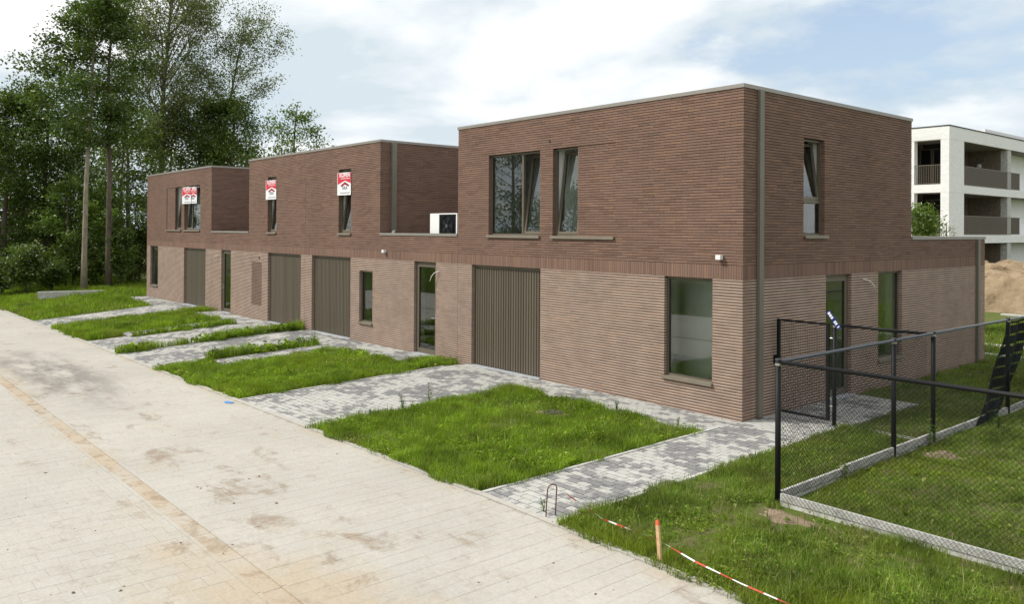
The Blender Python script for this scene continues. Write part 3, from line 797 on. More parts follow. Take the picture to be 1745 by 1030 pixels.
coping(h2, [(-18.149, -13.03, -0.02, 0.36, ZT, ZT + 0.075), (-13.41, -13.03, 0.36, D_T - 0.34, ZT, ZT + 0.075), (-18.149, -13.03, D_T - 0.34, D_T + 0.02, ZT, ZT + 0.075), (-13.046, -9.022, -0.02, 0.36, ZLOW, ZLOW + 0.075)])
garage_door(h2, front_map, -17.62, -14.87)
window(h2, front_map, -14.30, -13.48, 0.62, 2.30, [(-14.30, -13.48, 'fixed')], sill=True)
glazed_door(h2, front_map, -11.13, -10.03, 1)
window(h2, front_map, -15.70, -14.87, 3.46, 5.58, [(-15.70, -14.87, 'tilt')], sill=True)
b = MB(); b.box(-13.047, -12.95, 0.38, 0.55, 3.52, ZT - 0.002); b.build('downpipe', M['pipe'], h2)
b = MB(); b.tube([(-12.99, 0.465, 3.56), (-12.97, 0.44, 3.53), (-12.86, 0.36, 3.50), (-12.80, 0.33, 3.42)], 0.05, 10); b.build('pipe_elbow', M['concrete'], h2, True)
rooms(h2, 0, 0, 1.05, [(0.05, 2.70, -14.7, -9.4), (3.15, 5.85, -17.8, -13.5)])
# ---- third house
h3 = tag(empty('brick_house'), 'third brick house, with the perforated brick vent beside its garage', 'house', 'terraced brick houses')
brick_wall(h3, front_map, [(-27.3, -23.16, -0.12, ZLOW), (-23.16, -18.157, -0.12, ZT)],
           [(-21.32, -18.49, -1, ZL), (-26.12, -25.05, -1, ZL), (-21.37, -20.58, 3.46, 5.59)], vents=[(-22.86, -21.88, snap(0.56), snap(2.30))], back=[(-27.3, -23.15, -0.12, ZLOW), (-23.15, -18.159, -0.12, ZT)])
b = MB(); b.box(-23.16, -18.16, D_T - 0.3, D_T, 3.3, ZT - 0.004); b.box(-27.29, -18.16, D_L - 0.3, D_L, -0.1, ZLOW - 0.003); b.box(-23.16, -22.9, 0.33, D_T - 0.31, 3.3, ZT - 0.004); b.build('rear_wall', M['brown_wall'], h3)
b = MB(); b.box(-22.89, -18.16, 0.33, D_T - 0.31, 6.05, 6.20); b.box(-27.29, -23.17, 0.33, D_L - 0.31, 3.1, 3.28); b.box(-23.16, -18.16, D_T + 0.01, D_L - 0.31, 3.1, 3.28); b.build('roof', M['roof'], h3)
coping(h3, [(-23.18, -18.151, -0.02, 0.36, ZT, ZT + 0.075), (-23.18, -18.151, D_T - 0.34, D_T + 0.02, ZT, ZT + 0.075), (-23.18, -22.8, 0.36, D_T - 0.34, ZT, ZT + 0.075), (-27.29, -23.182, -0.02, 0.36, ZLOW, ZLOW + 0.075)])
garage_door(h3, front_map, -21.32, -18.49)
glazed_door(h3, front_map, -26.12, -25.05, -1)
window(h3, front_map, -21.37, -20.58, 3.46, 5.59, [(-21.37, -20.58, 'tilt')], sill=True)
rooms(h3, 0, 0, 1.05, [(0.05, 2.70, -26.9, -23.2), (3.15, 5.85, -22.8, -18.5)])
b = MB(); b.tube([(-22.1, 0.02, 2.46), (-22.1, -0.03, 2.46)], 0.035, 10); b.build('wall_sensor', M['gasket'], h3)
# ---- farthest house
h4 = tag(empty('brick_house'), 'farthest brick house, at the trees, with two sale boards in its upper window', 'house', 'terraced brick houses')
brick_wall(h4, front_map, [(-36.6, -27.31, -0.12, ZT)],
           [(-30.85, -28.0, -1, ZL), (-36.0, -34.75, 0.60, ZL), (-30.84, -28.73, 3.50, 5.62), (-32.2, -31.25, 3.50, 5.62)], [(-33.42, -32.2, snap(3.50), snap(5.62))], back=[(-36.588, -27.322, -0.12, ZT)])
brick_wall(h4, side_map(-27.31), [(0.102, D_T, 3.0, ZT)], [], back=[(0.32, D_T, 2.96, ZT)])
b = MB(); b.box(-36.59, -27.33, D_T - 0.3, D_T, 3.3, ZT - 0.004); b.box(-36.59, -27.32, D_L - 0.3, D_L, -0.1, ZLOW - 0.003); b.box(-36.59, -36.3, 0.33, D_T - 0.31, -0.1, ZT - 0.004); b.box(-36.59, -36.3, D_T - 0.305, D_L - 0.31, -0.1, 3.29); b.build('rear_wall', M['brown_wall'], h4)
b = MB(); b.box(-36.29, -27.66, 0.33, D_T - 0.31, 6.05, 6.20); b.box(-36.29, -27.32, D_T + 0.01, D_L - 0.31, 3.1, 3.28); b.build('roof', M['roof'], h4)
coping(h4, [(-36.62, -27.29, -0.02, 0.36, ZT, ZT + 0.075), (-27.67, -27.29, 0.36, D_T - 0.34, ZT, ZT + 0.075), (-36.62, -27.29, D_T - 0.34, D_T + 0.02, ZT, ZT + 0.075), (-36.62, -36.24, 0.36, D_T - 0.34, ZT, ZT + 0.075)])
garage_door(h4, front_map, -30.85, -28.0)
window(h4, front_map, -36.0, -34.75, 0.60, ZL, [(-36.0, -34.75, 'fixed')], sill=True)
window(h4, front_map, -30.84, -28.73, 3.50, 5.62, [(-30.84, -29.95, 'tilt'), (-29.95, -28.73, 'fixed')], sill=True)
window(h4, front_map, -32.2, -31.25, 3.50, 5.62, [(-32.2, -31.25, 'tilt')], sill=(-33.44, -31.24))
rooms(h4, 0, 0, 1.05, [(0.05, 2.70, -36.2, -31.0), (3.15, 5.85, -36.2, -27.8)])

# ---- small things fixed to the houses
def wall_lamp(x, z, label):
    r = tag(empty('wall_lamp', (x, 0, z)), label, 'lamp', 'white cube wall lamps')
    b = MB(); b.box(-0.055, 0.055, -0.11, -0.014, -0.045, 0.045); b.build('lamp_body', M['white'], r)
    b = MB(); b.box(-0.04, 0.04, -0.014, 0.004, -0.03, 0.03); b.build('mounting_plate', M['cable'], r)
    b = MB(); b.tube([(0, -0.06, -0.045), (0, -0.06, -0.052)], 0.03, 12); b.build('lens', M['bluestone'], r)
wall_lamp(-0.49, 3.10, 'small white cube lamp on the upper wall by the near corner')
wall_lamp(-12.71, 2.93, 'small white cube lamp above the narrow window of the second house')
def wires(pts, label):
    b = MB(); b.tube(pts, 0.011, 6); tag(b.build('loose_cable', M['cable'], smooth=True), label, 'cable', 'loose lamp cables')
wires([(-9.86, 0.02, 2.42), (-9.86, -0.03, 2.43), (-9.98, -0.09, 2.38), (-10.07, -0.12, 2.28), (-10.13, -0.13, 2.14)], 'white loose cable sticking out beside the glazed front door of the second house')
wires([(-26.38, 0.02, 2.42), (-26.38, -0.03, 2.43), (-26.55, -0.10, 2.40), (-26.72, -0.14, 2.28)], 'white loose cable by the glazed door of the third house')
wires([(-0.02, 4.70, 2.54), (0.03, 4.70, 2.54), (0.08, 4.85, 2.50), (0.11, 5.0, 2.40), (0.12, 5.05, 2.26)], 'white loose cable between the glazed side door and side window')

def heat_pump():
    r = tag(empty('heat_pump', (-10.37, 0.72, 3.28)), 'white heat pump unit with black fan in the flat roof recess', 'heat pump')
    b = MB(); b.box(-0.68, 0.66, -0.22, 0.22, 0.06, 0.80); b.build('casing', M['white'], r)
    b = MB(); b.box(-0.20, 0.60, -0.232, -0.221, 0.10, 0.765); b.build('fan_panel', M['fan_black'], r)
    b = MB()
    n = 28
    for k in range(n):
        a0, a1 = 2 * math.pi * k / n, 2 * math.pi * (k + 1) / n
        for ra, rb in ((0.295, 0.31),):
            b.box(0, 1, 0, 1, 0, 1, M=lambda u, d, w: (0.20 + lerp(ra, rb, d) * math.cos(lerp(a0, a1, u)), -0.233 - 0.02 * w, 0.43 + lerp(ra, rb, d) * math.sin(lerp(a0, a1, u))))
    b.build('fan_ring', M['fan_grey'], r)
    for k in range(5):
        b = MB(); an = 2 * math.pi * k / 5
        pts = [(0.06, -0.2), (0.27, -0.30), (0.28, 0.30), (0.07, 0.35)]
        q = [(0.20 + ra * math.cos(an + da), 0.43 + ra * math.sin(an + da)) for ra, da in pts]
        b.hexa([(x_, -0.236, z_) for x_, z_ in q] + [(x_, -0.242, z_) for x_, z_ in q]); b.build('fan_blade', M['fan_grey'], r)
    b = MB(); b.tube([(0.20, -0.233, 0.43), (0.20, -0.262, 0.43)], 0.055, 20); b.build('fan_hub', M['galv'], r)
    for x_ in (-0.5, 0.48):
        b = MB(); b.box(x_ - 0.05, x_ + 0.05, -0.25, 0.25, 0.0, 0.059); b.build('foot', M['black'], r)
heat_pump()

def text_mesh(name, txt, size, mat, parent, loc, rot, squash=1.0, bold=0.0):
    cu = bpy.data.curves.new(name, 'FONT'); cu.body = txt; cu.size = size; cu.align_x = 'CENTER'; cu.extrude = 0.0015; cu.offset = bold
    o = bpy.data.objects.new(name, cu); COL.objects.link(o)
    dg = bpy.context.evaluated_depsgraph_get(); me = bpy.data.meshes.new_from_object(o.evaluated_get(dg))
    bpy.data.objects.remove(o); me.materials.clear(); me.materials.append(mat)
    t = link_mesh(name, me, parent, loc); t.rotation_euler = rot; t.scale = (squash, 1, 1)
    return t
def sale_board(x0, x1, z0, z1, label, yaw=0.0, y=-0.04):
    w, h = x1 - x0, z1 - z0
    r = tag(empty('sale_board', ((x0 + x1) / 2, y, z0)), label, 'sign', 'sale boards hung at the upper windows')
    r.rotation_euler = (0, 0, yaw)
    b = MB(); b.box(-w / 2, w / 2, 0, 0.012, 0, h); b.build('board', M['sign_white'], r)
    e = -0.003
    b = MB(); b.hexa([(-w / 2 + 0.03, -0.0005, 0.47 * h), (0.06, -0.0005, 0.645 * h), (0.06, e, 0.645 * h), (-w / 2 + 0.03, e, 0.47 * h), (-w / 2 + 0.03, -0.0005, h - 0.01), (0.06, -0.0005, h - 0.01), (0.06, e, h - 0.01), (-w / 2 + 0.03, e, h - 0.01)])
    b.hexa([(0.06, -0.0005, 0.645 * h), (w / 2 - 0.004, -0.0005, 0.51 * h), (w / 2 - 0.004, e, 0.51 * h), (0.06, e, 0.645 * h), (0.06, -0.0005, h - 0.01), (w / 2 - 0.004, -0.0005, h - 0.01), (w / 2 - 0.004, e, h - 0.01), (0.06, e, h - 0.01)])
    b.build('red_field', M['red'], r)
    b = MB(); p = [(-0.22, 0.43), (0.06, 0.585), (0.34, 0.43), (0.34, 0.37), (0.27, 0.37), (0.06, 0.47), (-0.16, 0.37), (-0.22, 0.37)]
    p = [(q * w / 0.85, z_ * h) for q, z_ in p]
    for quad in ((0, 1, 5, 6), (1, 2, 4, 5)):
        b.hexa([(p[i][0], -0.0005, p[i][1]) for i in quad] + [(p[i][0], e, p[i][1]) for i in quad])
    b.build('roof_emblem', M['darkred'], r)
    rt = (math.pi / 2, 0, 0)
    text_mesh('lettering', 'KOPEN', 0.20 * w / 0.85, M['sign_white'], r, (0.05 * w, e - 0.001, h * 0.80), rt, 1.0, 0.006)
    text_mesh('lettering', 'ERA', 0.16 * w / 0.85, M['ink'], r, (0.06, e - 0.001, h * 0.245), rt, 1.15)
    b = MB()
    for i in range(9): b.box(-0.26 * w + i * 0.078 * w, -0.26 * w + i * 0.078 * w + 0.055 * w, e - 0.001, -0.0005, 0.085 * h, 0.118 * h)
    b.build('small_print', M['ink'], r)
    b = MB()
    for i in range(8): b.box(-0.24 * w + i * 0.085 * w, -0.24 * w + i * 0.085 * w + 0.065 * w, e - 0.003, e - 0.0005, 0.715 * h, 0.745 * h)
    b.build('small_print', M['sign_white'], r)
sale_board(-15.70, -14.84, 4.73, 5.48, 'red and white sale board in the narrow upper window of the second house', 0.03)
sale_board(-21.43, -20.55, 4.73, 5.47, 'red and white sale board in the narrow upper window of the third house', 0.03)
sale_board(-30.95, -29.80, 4.76, 5.52, 'left red and white sale board of the pair on the farthest house', 0.02, -0.06)
sale_board(-30.20, -29.10, 4.76, 5.50, 'right red and white sale board of the pair, half behind the other', 0.0, -0.025)

# ------------------------------------------------------------------ fence and gate
FX, FY = 2.95, -3.60
def wire(b, p, q, rad):
    p, q = Vector(p), Vector(q); t = (q - p).normalized(); n = t.cross(Vector((0.3, 0.5, 0.81))).normalized(); m_ = t.cross(n)
    vs = []
    for o in (p, q):
        for k in range(3):
            a = 2 * math.pi * k / 3; vs.append(tuple(o + (n * math.cos(a) + m_ * math.sin(a)) * rad))
    i = len(b.v); b.v += vs
    for k in range(3):
        k2 = (k + 1) % 3; b.f.append((i + k, i + k2, i + 3 + k2, i + 3 + k)); b.m.append(0); b.r.append(0.0)
def chain_link(P, u0, u1, z0, z1, step=0.062, rad=0.0019):
    b = MB(); H = z1 - z0; n = int((u1 - u0 + H) / step)
    for s in (0, 1):
        for i in range(n + 1):
            ua = u0 - H + i * step
            # line from (ua, z0) to (ua + H, z1)
            a, c = max(ua, u0), min(ua + H, u1)
            if c - a < 0.01: continue
            za, zc = z0 + (a - ua), z0 + (c - ua)
            if s: za, zc = z1 - (za - z0), z1 - (zc - z0)
            wire(b, P(a, za), P(c, zc), rad)
    return b
def fence_run(label, P, u0, u1, posts, rail_mat, off):
    r = tag(empty('chain_link_fence', P(u0, 0)), label, 'fence', 'black chain link fences'); o = Vector(P(u0, 0))
    Q = lambda u, z: tuple(Vector(P(u, z)) - o)
    for up in posts:
        b = MB(); b.tube([Q(up, -0.25), Q(up, 1.90)], 0.038, 14); p = b.build('post', M['black'], r, True)
        b = MB(); b.tube([Q(up, 1.900), Q(up, 1.918)], 0.041, 14); b.build('post_cap', M['galv'], p)
        b = MB(); b.tube([Q(up, 1.83), Q(up, 1.86)], 0.043, 14); b.build('clamp', M['steel'], p)
    b = MB(); b.tube([Q(u0, 1.875), Q(u1, 1.875)], 0.027, 12); b.build('top_rail', rail_mat, r, True)
    b = chain_link(lambda u, z: tuple(Vector(Q(u, z)) + Vector(off)), u0 + 0.03, u1, 0.05, 1.86); b.build('mesh', M['black'], r)
    for z_ in (0.06, 1.0):
        b = MB(); wire(b, Vector(Q(u0, z_)) + Vector(off), Vector(Q(u1, z_)) + Vector(off), 0.0024); b.build('tension_wire', M['black'], r)
    return r, Q
def base_boards(r, o, segs):
    for (x0, x1, y0, y1, z1) in segs:
        b = MB(); b.box(x0 - o[0], x1 - o[0], y0 - o[1], y1 - o[1], -0.15, z1); b.build('base_board', M['concrete'], r)
r, Q = fence_run('black chain link fence with grey top rail running back beside the house', lambda u, z: (FX, u, z), FY, 12.2, [FY, -0.25, 1.22, 4.70, 8.0, 11.3], M['galv'], (0.034, 0, 0))
base_boards(r, (FX, FY, 0), [(FX - 0.022, FX + 0.022, FY + 0.05, -1.93, 0.155), (FX - 0.022, FX + 0.022, -1.91, 1.17, 0.185), (FX - 0.022, FX + 0.022, 1.27, 4.65, 0.15), (FX - 0.022, FX + 0.022, 4.75, 7.95, 0.15)])
r, Q = fence_run('black chain link fence with black top rail crossing the foreground lawn', lambda u, z: (u, FY, z), FX + 0.04, 10.5, [6.3, 9.6], M['black'], (0, -0.034, 0))
base_boards(r, (FX + 0.04, FY, 0), [(FX + 0.05, 6.26, FY - 0.022, FY + 0.022, 0.15), (6.34, 9.56, FY - 0.022, FY + 0.022, 0.15)])
r, Q = fence_run('short black chain link fence section joining gate post and long fence', lambda u, z: (u, 1.10, z), 1.24, FX - 0.04, [1.24], M['black'], (0, -0.028, 0))
base_boards(r, (1.24, 1.10, 0), [(1.30, FX - 0.05, 1.08, 1.12, 0.06)])
g = tag(empty('garden_gate', (0.06, 1.10, 0)), 'black wire mesh garden gate standing against the brick side wall', 'gate')
b = MB()
x0, x1, z0, z1, t_ = 0.0, 1.08, 0.08, 1.89, 0.028
b.box(x0, x0 + 2 * t_, -t_, t_, z0, z1); b.box(x1 - 2 * t_, x1, -t_, t_, z0, z1); b.box(x0 + 2 * t_, x1 - 2 * t_, -t_ * .8, t_ * .8, z0, z0 + 0.035); b.box(x0 + 2 * t_, x1 - 2 * t_, -t_ * .8, t_ * .8, z1 - 0.035, z1)
b.build('gate_frame', M['black'], g)
b = MB()
n = 20
for i in range(1, n): x_ = lerp(x0 + 2 * t_, x1 - 2 * t_, i / n); wire(b, (x_, 0, z0), (x_, 0, z1), 0.0026)
for i in range(1, 36): z_ = lerp(z0, z1, i / 36); wire(b, (x0, 0.004, z_), (x1, 0.004, z_), 0.0026)
b.build('mesh_infill', M['black'], g)
b = MB(); b.box(-0.06, 0.05, -0.045, 0.045, 1.0, 1.17); b.build('lock_box', M['black'], g)
b = MB(); b.tube([(0.0, -0.045, 1.10), (0.0, -0.09, 1.10), (0.13, -0.09, 1.10)], 0.010, 8); b.build('gate_handle', M['black'], g)
for z_ in (0.35, 1.62):
    b = MB(); b.tube([(x1, 0, z_), (1.15, 0, z_)], 0.012, 8); b.build('hinge', M['steel'], g)

# tilted blue plate on the gate post
pl = tag(empty('blue_plate', (1.245, 1.055, 1.97)), 'small tilted blue and white plate on top of the gate post', 'sign')
pl.rotation_euler = (0, math.radians(52), 0)
b = MB(); b.box(-0.19, 0.19, -0.006, 0.006, -0.045, 0.045); b.build('plate', M['blue'], pl)
b = MB()
for i, (a, c) in enumerate(((-0.165, -0.125), (-0.115, -0.075), (-0.065, -0.03), (0.03, 0.065), (0.075, 0.105), (0.145, 0.165))): b.box(a, c, -0.009, -0.0065, -0.024, 0.026)
b.build('white_print', M['sign_white'], pl)

# loose dark shade net hanging slantwise on the long fence
r = tag(empty('shade_net', (FX + 0.03, 3.0, 0)), 'dark shade net hanging slantwise from the long fence', 'net')
b = MB()
nz, ny = 46, 14
def netpt(i, j):
    t = i / nz; s = j / ny
    y = lerp(lerp(0.0, 1.62, t), lerp(1.20, 2.95, t), s); z = lerp(0.03, 1.84, t)
    return (0.035 * math.sin(t * 9 + s * 3) * 0.5 + 0.02 * math.sin(s * 11 + t * 4), y, z)
for i in range(nz):
    if i % 5 == 4: continue                              # open rows between the woven bands
    for j in range(ny): b.face([netpt(i, j), netpt(i, j + 1), netpt(i + 1, j + 1), netpt(i + 1, j)])
b.build('woven_bands', M['net'], r)
b = MB()
for j in range(0, ny + 1):
    for i in range(4, nz, 5):
        wire(b, netpt(i, j), netpt(i + 1, j), 0.006)
tag(b.build('net_threads', M['net'], r), kind='stuff')

# ------------------------------------------------------------------ white apartment block behind
ap = tag(empty('apartment_block', (-10.55, 36.4, 0)), 'white brick apartment block with balconies behind the garden', 'building')
W_ = MB(); W_.box(-0.47, 0.0, 0.0, 2.16, 0.0, 9.05); W_.build('corner_pier', M['white_brick'], ap)
W_ = MB(); W_.box(-12.0, -1.97, 0.0, 0.45, 0.0, 9.05); W_.build('front_wall', M['white_brick'], ap)
W_ = MB(); W_.box(-0.45, -0.05, 9.35, 10.0, 0.0, 9.05); W_.build('column', M['concrete'], ap)
W_ = MB(); W_.box(-1.6, -1.2, 11.2, 24.0, 0.0, 9.05); W_.build('side_wall', M['white_brick'], ap)
for z0, z1 in ((2.97, 3.47), (5.95, 6.43), (9.05, 9.80)):
    W_ = MB(); W_.box(-12.0, 0.01, -0.01, 24.0, z0, z1); W_.build('floor_slab', M['white_brick'], ap)
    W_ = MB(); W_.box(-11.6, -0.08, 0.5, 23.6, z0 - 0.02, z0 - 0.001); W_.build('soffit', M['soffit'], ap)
W_ = MB(); W_.box(-12.0, 0.04, -0.04, 24.0, 9.801, 9.86); W_.build('roof_edge', M['roof'], ap)
W_ = MB(); W_.box(-11.0, -2.5, 12.5, 24.0, 9.865, 10.9); W_.build('roof_storey', M['white_brick'], ap)
for z0, z1 in ((0.0, 2.95), (3.47, 5.93), (6.43, 9.03)):
    y = 2.2
    while y < 10.9:                                     # brown vertical boards on the recessed wall
        W_ = MB(); W_.box(-2.5, -2.42 + random.uniform(0, 0.012), y + 0.008, y + 0.592, z0, z1); W_.build('cladding_board', M['cladding'], ap); y += 0.6
    W_ = MB(); W_.box(-2.6, -2.505, 2.2, 24.0, z0, z1); W_.build('inner_wall', M['cladding'], ap)
    W_ = MB(); W_.box(-12, -2.61, 2.9, 3.0, z0, z1); W_.build('inner_wall', M['cladding'], ap)
    for xa, xb in ((-2.55, -1.85), (-1.80, -0.95)):
        W_ = MB(); frame_bars(W_, lambda u, d, z: (u, d, z), xa, xb, z0 + 0.05, z1 - 0.3, 0.06, 2.15, 2.22); w = W_.build('window', M['bronze'], ap)
        pane(w, lambda u, d, z: (u, d, z), xa + 0.06, xb - 0.06, z0 + 0.11, z1 - 0.36, 2.18, None, M['dark_window'])
    x_ = -2.40
    while x_ < -0.5:                                    # boards of the cross wall at the column
        W_ = MB(); W_.box(x_ + 0.006, min(x_ + 0.42, -0.46) - 0.006, 9.28 + random.uniform(0, 0.012), 9.345, z0, z1); W_.build('cladding_board', M['cladding'], ap); x_ += 0.42
    W_ = MB(); W_.box(-2.4, -0.46, 9.35, 9.45, z0, z1); W_.build('inner_wall', M['cladding'], ap)
    W_ = MB(); W_.box(-2.6, -0.47, 2.24, 2.30, z0, z1); W_.build('inner_wall', M['gasket'], ap)
    if z0 > 1:
        # railings
        for kind in ('front', 'side'):
            Q = (lambda u, z: (u, 0.06, z)) if kind == 'front' else (lambda u, z: (-0.06, u, z))
            ua, ub = (-1.97, -0.47) if kind == 'front' else (2.16, 11.6)
            W_ = MB(); step = 0.055 if kind == 'side' else 0.10
            n = int((ub - ua) / step)
            for i in range(n + 1):
                p = Q(ua + i * step, 0)
                W_.box(p[0] - 0.011, p[0] + 0.011, p[1] - 0.011, p[1] + 0.011, z0 + 0.05, z0 + 1.12)
            for za in (z0 + 0.03, z0 + 1.12):
                p, q = Q(ua, za), Q(ub, za); W_.box(min(p[0], q[0]) - 0.02, max(p[0], q[0]) + 0.02, min(p[1], q[1]) - 0.02, max(p[1], q[1]) + 0.02, za, za + 0.04)
            W_.build('balustrade', M['bronze'], ap)
b = MB(); b.tube([(-1.7, 9.275, 8.05), (-1.7, 9.22, 8.05), (-1.7, 9.12, 8.05), (-1.7, 9.07, 8.05)], [0.05, 0.15, 0.15, 0.05], 14); b.build('globe_lamp', M['lamp'], ap, True)

# sand heaps, terrace strips
def heap(name, label, cx_, cy_, rx, ry, h, seed):
    rg = np.random.default_rng(seed); n = 56
    b = MB(); idx = {}
    for i in range(n + 1):
        for j in range(n + 1):
            u, v = i / n * 2 - 1, j / n * 2 - 1
            x_, y_ = cx_ + u * rx, cy_ + v * ry
            d = max(0.0, 1 - (abs(u) ** 3 + abs(v) ** 2.4))
            nz_ = float(vnoise(x_, y_, 0.9, seed)) * 0.5 + float(vnoise(x_, y_, 2.3, seed + 1)) * 0.3 + float(vnoise(x_, y_, 5.5, seed + 2)) * 0.2
            z_ = -0.08 + h * min(1.0, d * 2.4) ** 0.7 * (0.72 + 0.45 * nz_) + 0.10 * float(vnoise(x_, y_, 7.0, seed + 5)) * min(1.0, d * 4)
            idx[i, j] = len(b.v); b.v.append((x_, y_, z_))
    for i in range(n):
        for j in range(n):
            b.f.append((idx[i, j], idx[i + 1, j], idx[i + 1, j + 1], idx[i, j + 1])); b.m.append(0); b.r.append(0)
    return tag(b.build(name, M['sand'], smooth=True), label, 'sand heap')
heap('sand_heap', 'long heap of yellow sand between the garden and the white flats', -1.5, 30.8, 9.5, 3.2, 1.72, 3)
heap('sand_heap', 'smaller sand heap rising behind the long one by the low roof', -8.9, 34.0, 4.2, 1.9, 2.05, 9)
b = MB(); b.tube([(-9, 29.0, 1.52), (6, 28.2, 1.50)], 0.03, 8)
fr = tag(empty('site_rail'), 'thin dark rail crossing in front of the sand heap', 'rail'); b.build('rail', M['roof'], fr)
for x_ in (-8.9, -1.4, 5.9):
    b = MB(); y_ = lerp(29.0, 28.2, (x_ + 9) / 15); b.tube([(x_, y_, -0.1), (x_, y_, 1.50)], 0.025, 8); b.build('post', M['roof'], fr)
for i, (y_, lab) in enumerate(((13.1, 'nearest pale concrete strip across the back lawn'), (15.4, 'second pale concrete strip across the back lawn'), (26.6, 'far pale concrete edge along the sand heap'))):
    b = MB(); b.box(-4.5, 9, y_ - 0.16, y_ + 0.16, -0.2, 0.03); tag(b.build('concrete_strip', M['concrete']), lab, kind='structure')

# ------------------------------------------------------------------ small things in front
hp = tag(empty('rebar_hoop', (1.27, -6.13, gz(1.27, -6.13))), 'rusty bent rebar hoop stuck in the ground at the path edge', 'rebar')
b = MB(); b.tube([(-0.012, -0.075, -0.1), (-0.01, -0.073, 0.10), (0.005, -0.065, 0.36), (0.012, -0.045, 0.40), (0.02, 0.0, 0.415), (0.03, 0.05, 0.405), (0.035, 0.068, 0.37), (0.01, 0.075, 0.10), (0.0, 0.078, -0.1)], 0.0085, 8)
b.build('bent_bar', M['rust'], hp, True)
st = tag(empty('survey_stake', (3.10, -6.20, gz(3.1, -6.2))), 'wooden stake with orange top holding up the barrier tape', 'stake')
st.rotation_euler = (0, math.radians(-5), 0)
b = MB(); b.hexa([(-0.02, -0.014, -0.12), (0.02, -0.014, -0.12), (0.02, 0.014, -0.12), (-0.02, 0.014, -0.12), (-0.021, -0.014, 0.41), (0.021, -0.014, 0.41), (0.021, 0.014, 0.41), (-0.021, 0.014, 0.41)]); b.build('shaft', M['stake'], st)
b = MB(); b.hexa([(-0.022, -0.015, 0.4105), (0.022, -0.015, 0.4105), (0.022, 0.015, 0.4105), (-0.022, 0.015, 0.4105), (-0.018, -0.012, 0.462), (0.014, -0.012, 0.47), (0.014, 0.012, 0.47), (-0.018, 0.012, 0.462)]); b.build('painted_top', M['orange'], st)
tp = tag(empty('barrier_tape', (1.3, -6.06, 0.3)), 'red and white barrier tape strung from rebar hoop to stake', 'tape')
path = [(1.305, -6.06, 0.335), (1.45, -5.96, 0.20), (1.62, -5.80, 0.06), (1.95, -5.90, 0.045), (2.5, -6.06, 0.12), (3.08, -6.222, 0.20), (3.6, -6.25, 0.13), (4.2, -6.28, 0.10), (4.9, -6.30, 0.085), (5.8, -6.36, 0.09), (7.2, -6.4, 0.12)]
dense = []
for a, c in zip(path, path[1:]):
    n = max(2, int((Vector(c) - Vector(a)).length / 0.03))
    for i in range(n): dense.append(Vector(a).lerp(Vector(c), i / n))
b = MB(); acc = 0.0; prev = None
for i in range(len(dense) - 1):
    p, q = dense[i], dense[i + 1]; t = (q - p).normalized()
    def edge(k, pt):
        an = 0.5 + 0.9 * math.sin(k * 0.05) + 0.3 * math.sin(k * 0.21)
        sd = t.cross(Vector((0, 0, 1))).normalized(); up = sd.cross(t)
        return (sd * math.cos(an) + up * math.sin(an)) * 0.0095
    e0, e1 = edge(i, p), edge(i + 1, q); o = Vector((1.3, -6.06, 0.3))
    acc += (q - p).length
    b.face([tuple(p - e0 - o), tuple(p + e0 - o), tuple(q + e1 - o), tuple(q - e1 - o)], int(acc / 0.17) % 2)
b.build('ribbon', [M['tape_white'], M['tape_red']], tp)
lt = MB(); zc = gz(-8.48, -6.5) + 0.014
pts = [(-8.62, -6.56), (-8.45, -6.60), (-8.33, -6.52), (-8.36, -6.43), (-8.52, -6.45), (-8.60, -6.48)]
cen = (-8.47, -6.51, zc + 0.018)
for (a, c) in zip(pts, pts[1:] + pts[:1]): lt.face([(*a, zc), (*c, zc), cen])
lt.face([(*p_, zc) for p_ in pts]); tag(lt.build('plastic_scrap', M['litter']), 'scrap of crumpled blue plastic at the road edge by the drive', 'litter')
cbm = tag(empty('concrete_beam', (-40.64, -2.70, 0)), 'white concrete beam lying in the grass in front of the trees', 'beam'); cbm.rotation_euler = (0, 0, math.atan2(3.1, 0.8))
b = MB(); b.box(-1.62, 1.62, -0.13, 0.13, -0.25, 0.12); b.build('beam_body', M['concrete'], cbm)
b = MB(); b.box(-1.58, 1.58, -0.08, 0.08, 0.1205, 0.135); b.build('beam_ridge', M['concrete'], cbm)
M['disc'] = simple('dark_soil', (0.075, 0.065, 0.055), 0.9, var=0.35, scale=12)
# low disc standing in for a dark soil patch in the front lawn
def disc(x, y, label):
    z = gz(x, y); r = tag(empty('soil_disc', (x, y, z)), label, 'disc', 'dark soil in the lawn')
    b = MB(); b.tube([(0, 0, -0.08), (0, 0, 0.05)], 0.20, 24); b.build('lower_disc', M['disc'], r)
    b = MB(); b.tube([(0, 0, 0.0501), (0, 0, 0.058)], 0.16, 24); b.build('upper_disc', M['disc'], r)
disc(-2.82, -2.25, 'dark round soil cover in bare soil of the front lawn')

# earth clods and pebbles on the road
n = 420
px = RNG.uniform(-16, 5, n); py = RNG.uniform(-12.5, -6.4, n)
keep = vnoise(px, py, 0.8, 5) > 0.42; px, py = px[keep], py[keep]
V, Fc = [], []
for x_, y_ in zip(px, py):
    s = abs(random.gauss(0.005, 0.006)) + 0.003; z_ = gz(x_, y_)
    i = len(V); c = [(1, 0, 0), (-1, 0, 0), (0, 1, 0), (0, -1, 0), (0, 0, 1), (0, 0, -0.2)]
    an = random.random() * 6
    for (a, d, e) in c:
        k = s * random.uniform(0.7, 1.4)
        V.append((x_ + (a * math.cos(an) - d * math.sin(an)) * k * 1.3, y_ + (a * math.sin(an) + d * math.cos(an)) * k, z_ + e * k * 0.7))
    Fc += [(i, i + 2, i + 4), (i + 2, i + 1, i + 4), (i + 1, i + 3, i + 4), (i + 3, i, i + 4)]
M['clod'] = simple('earth_clod', (0.13, 0.10, 0.075), 0.95, var=0.5, scale=2)
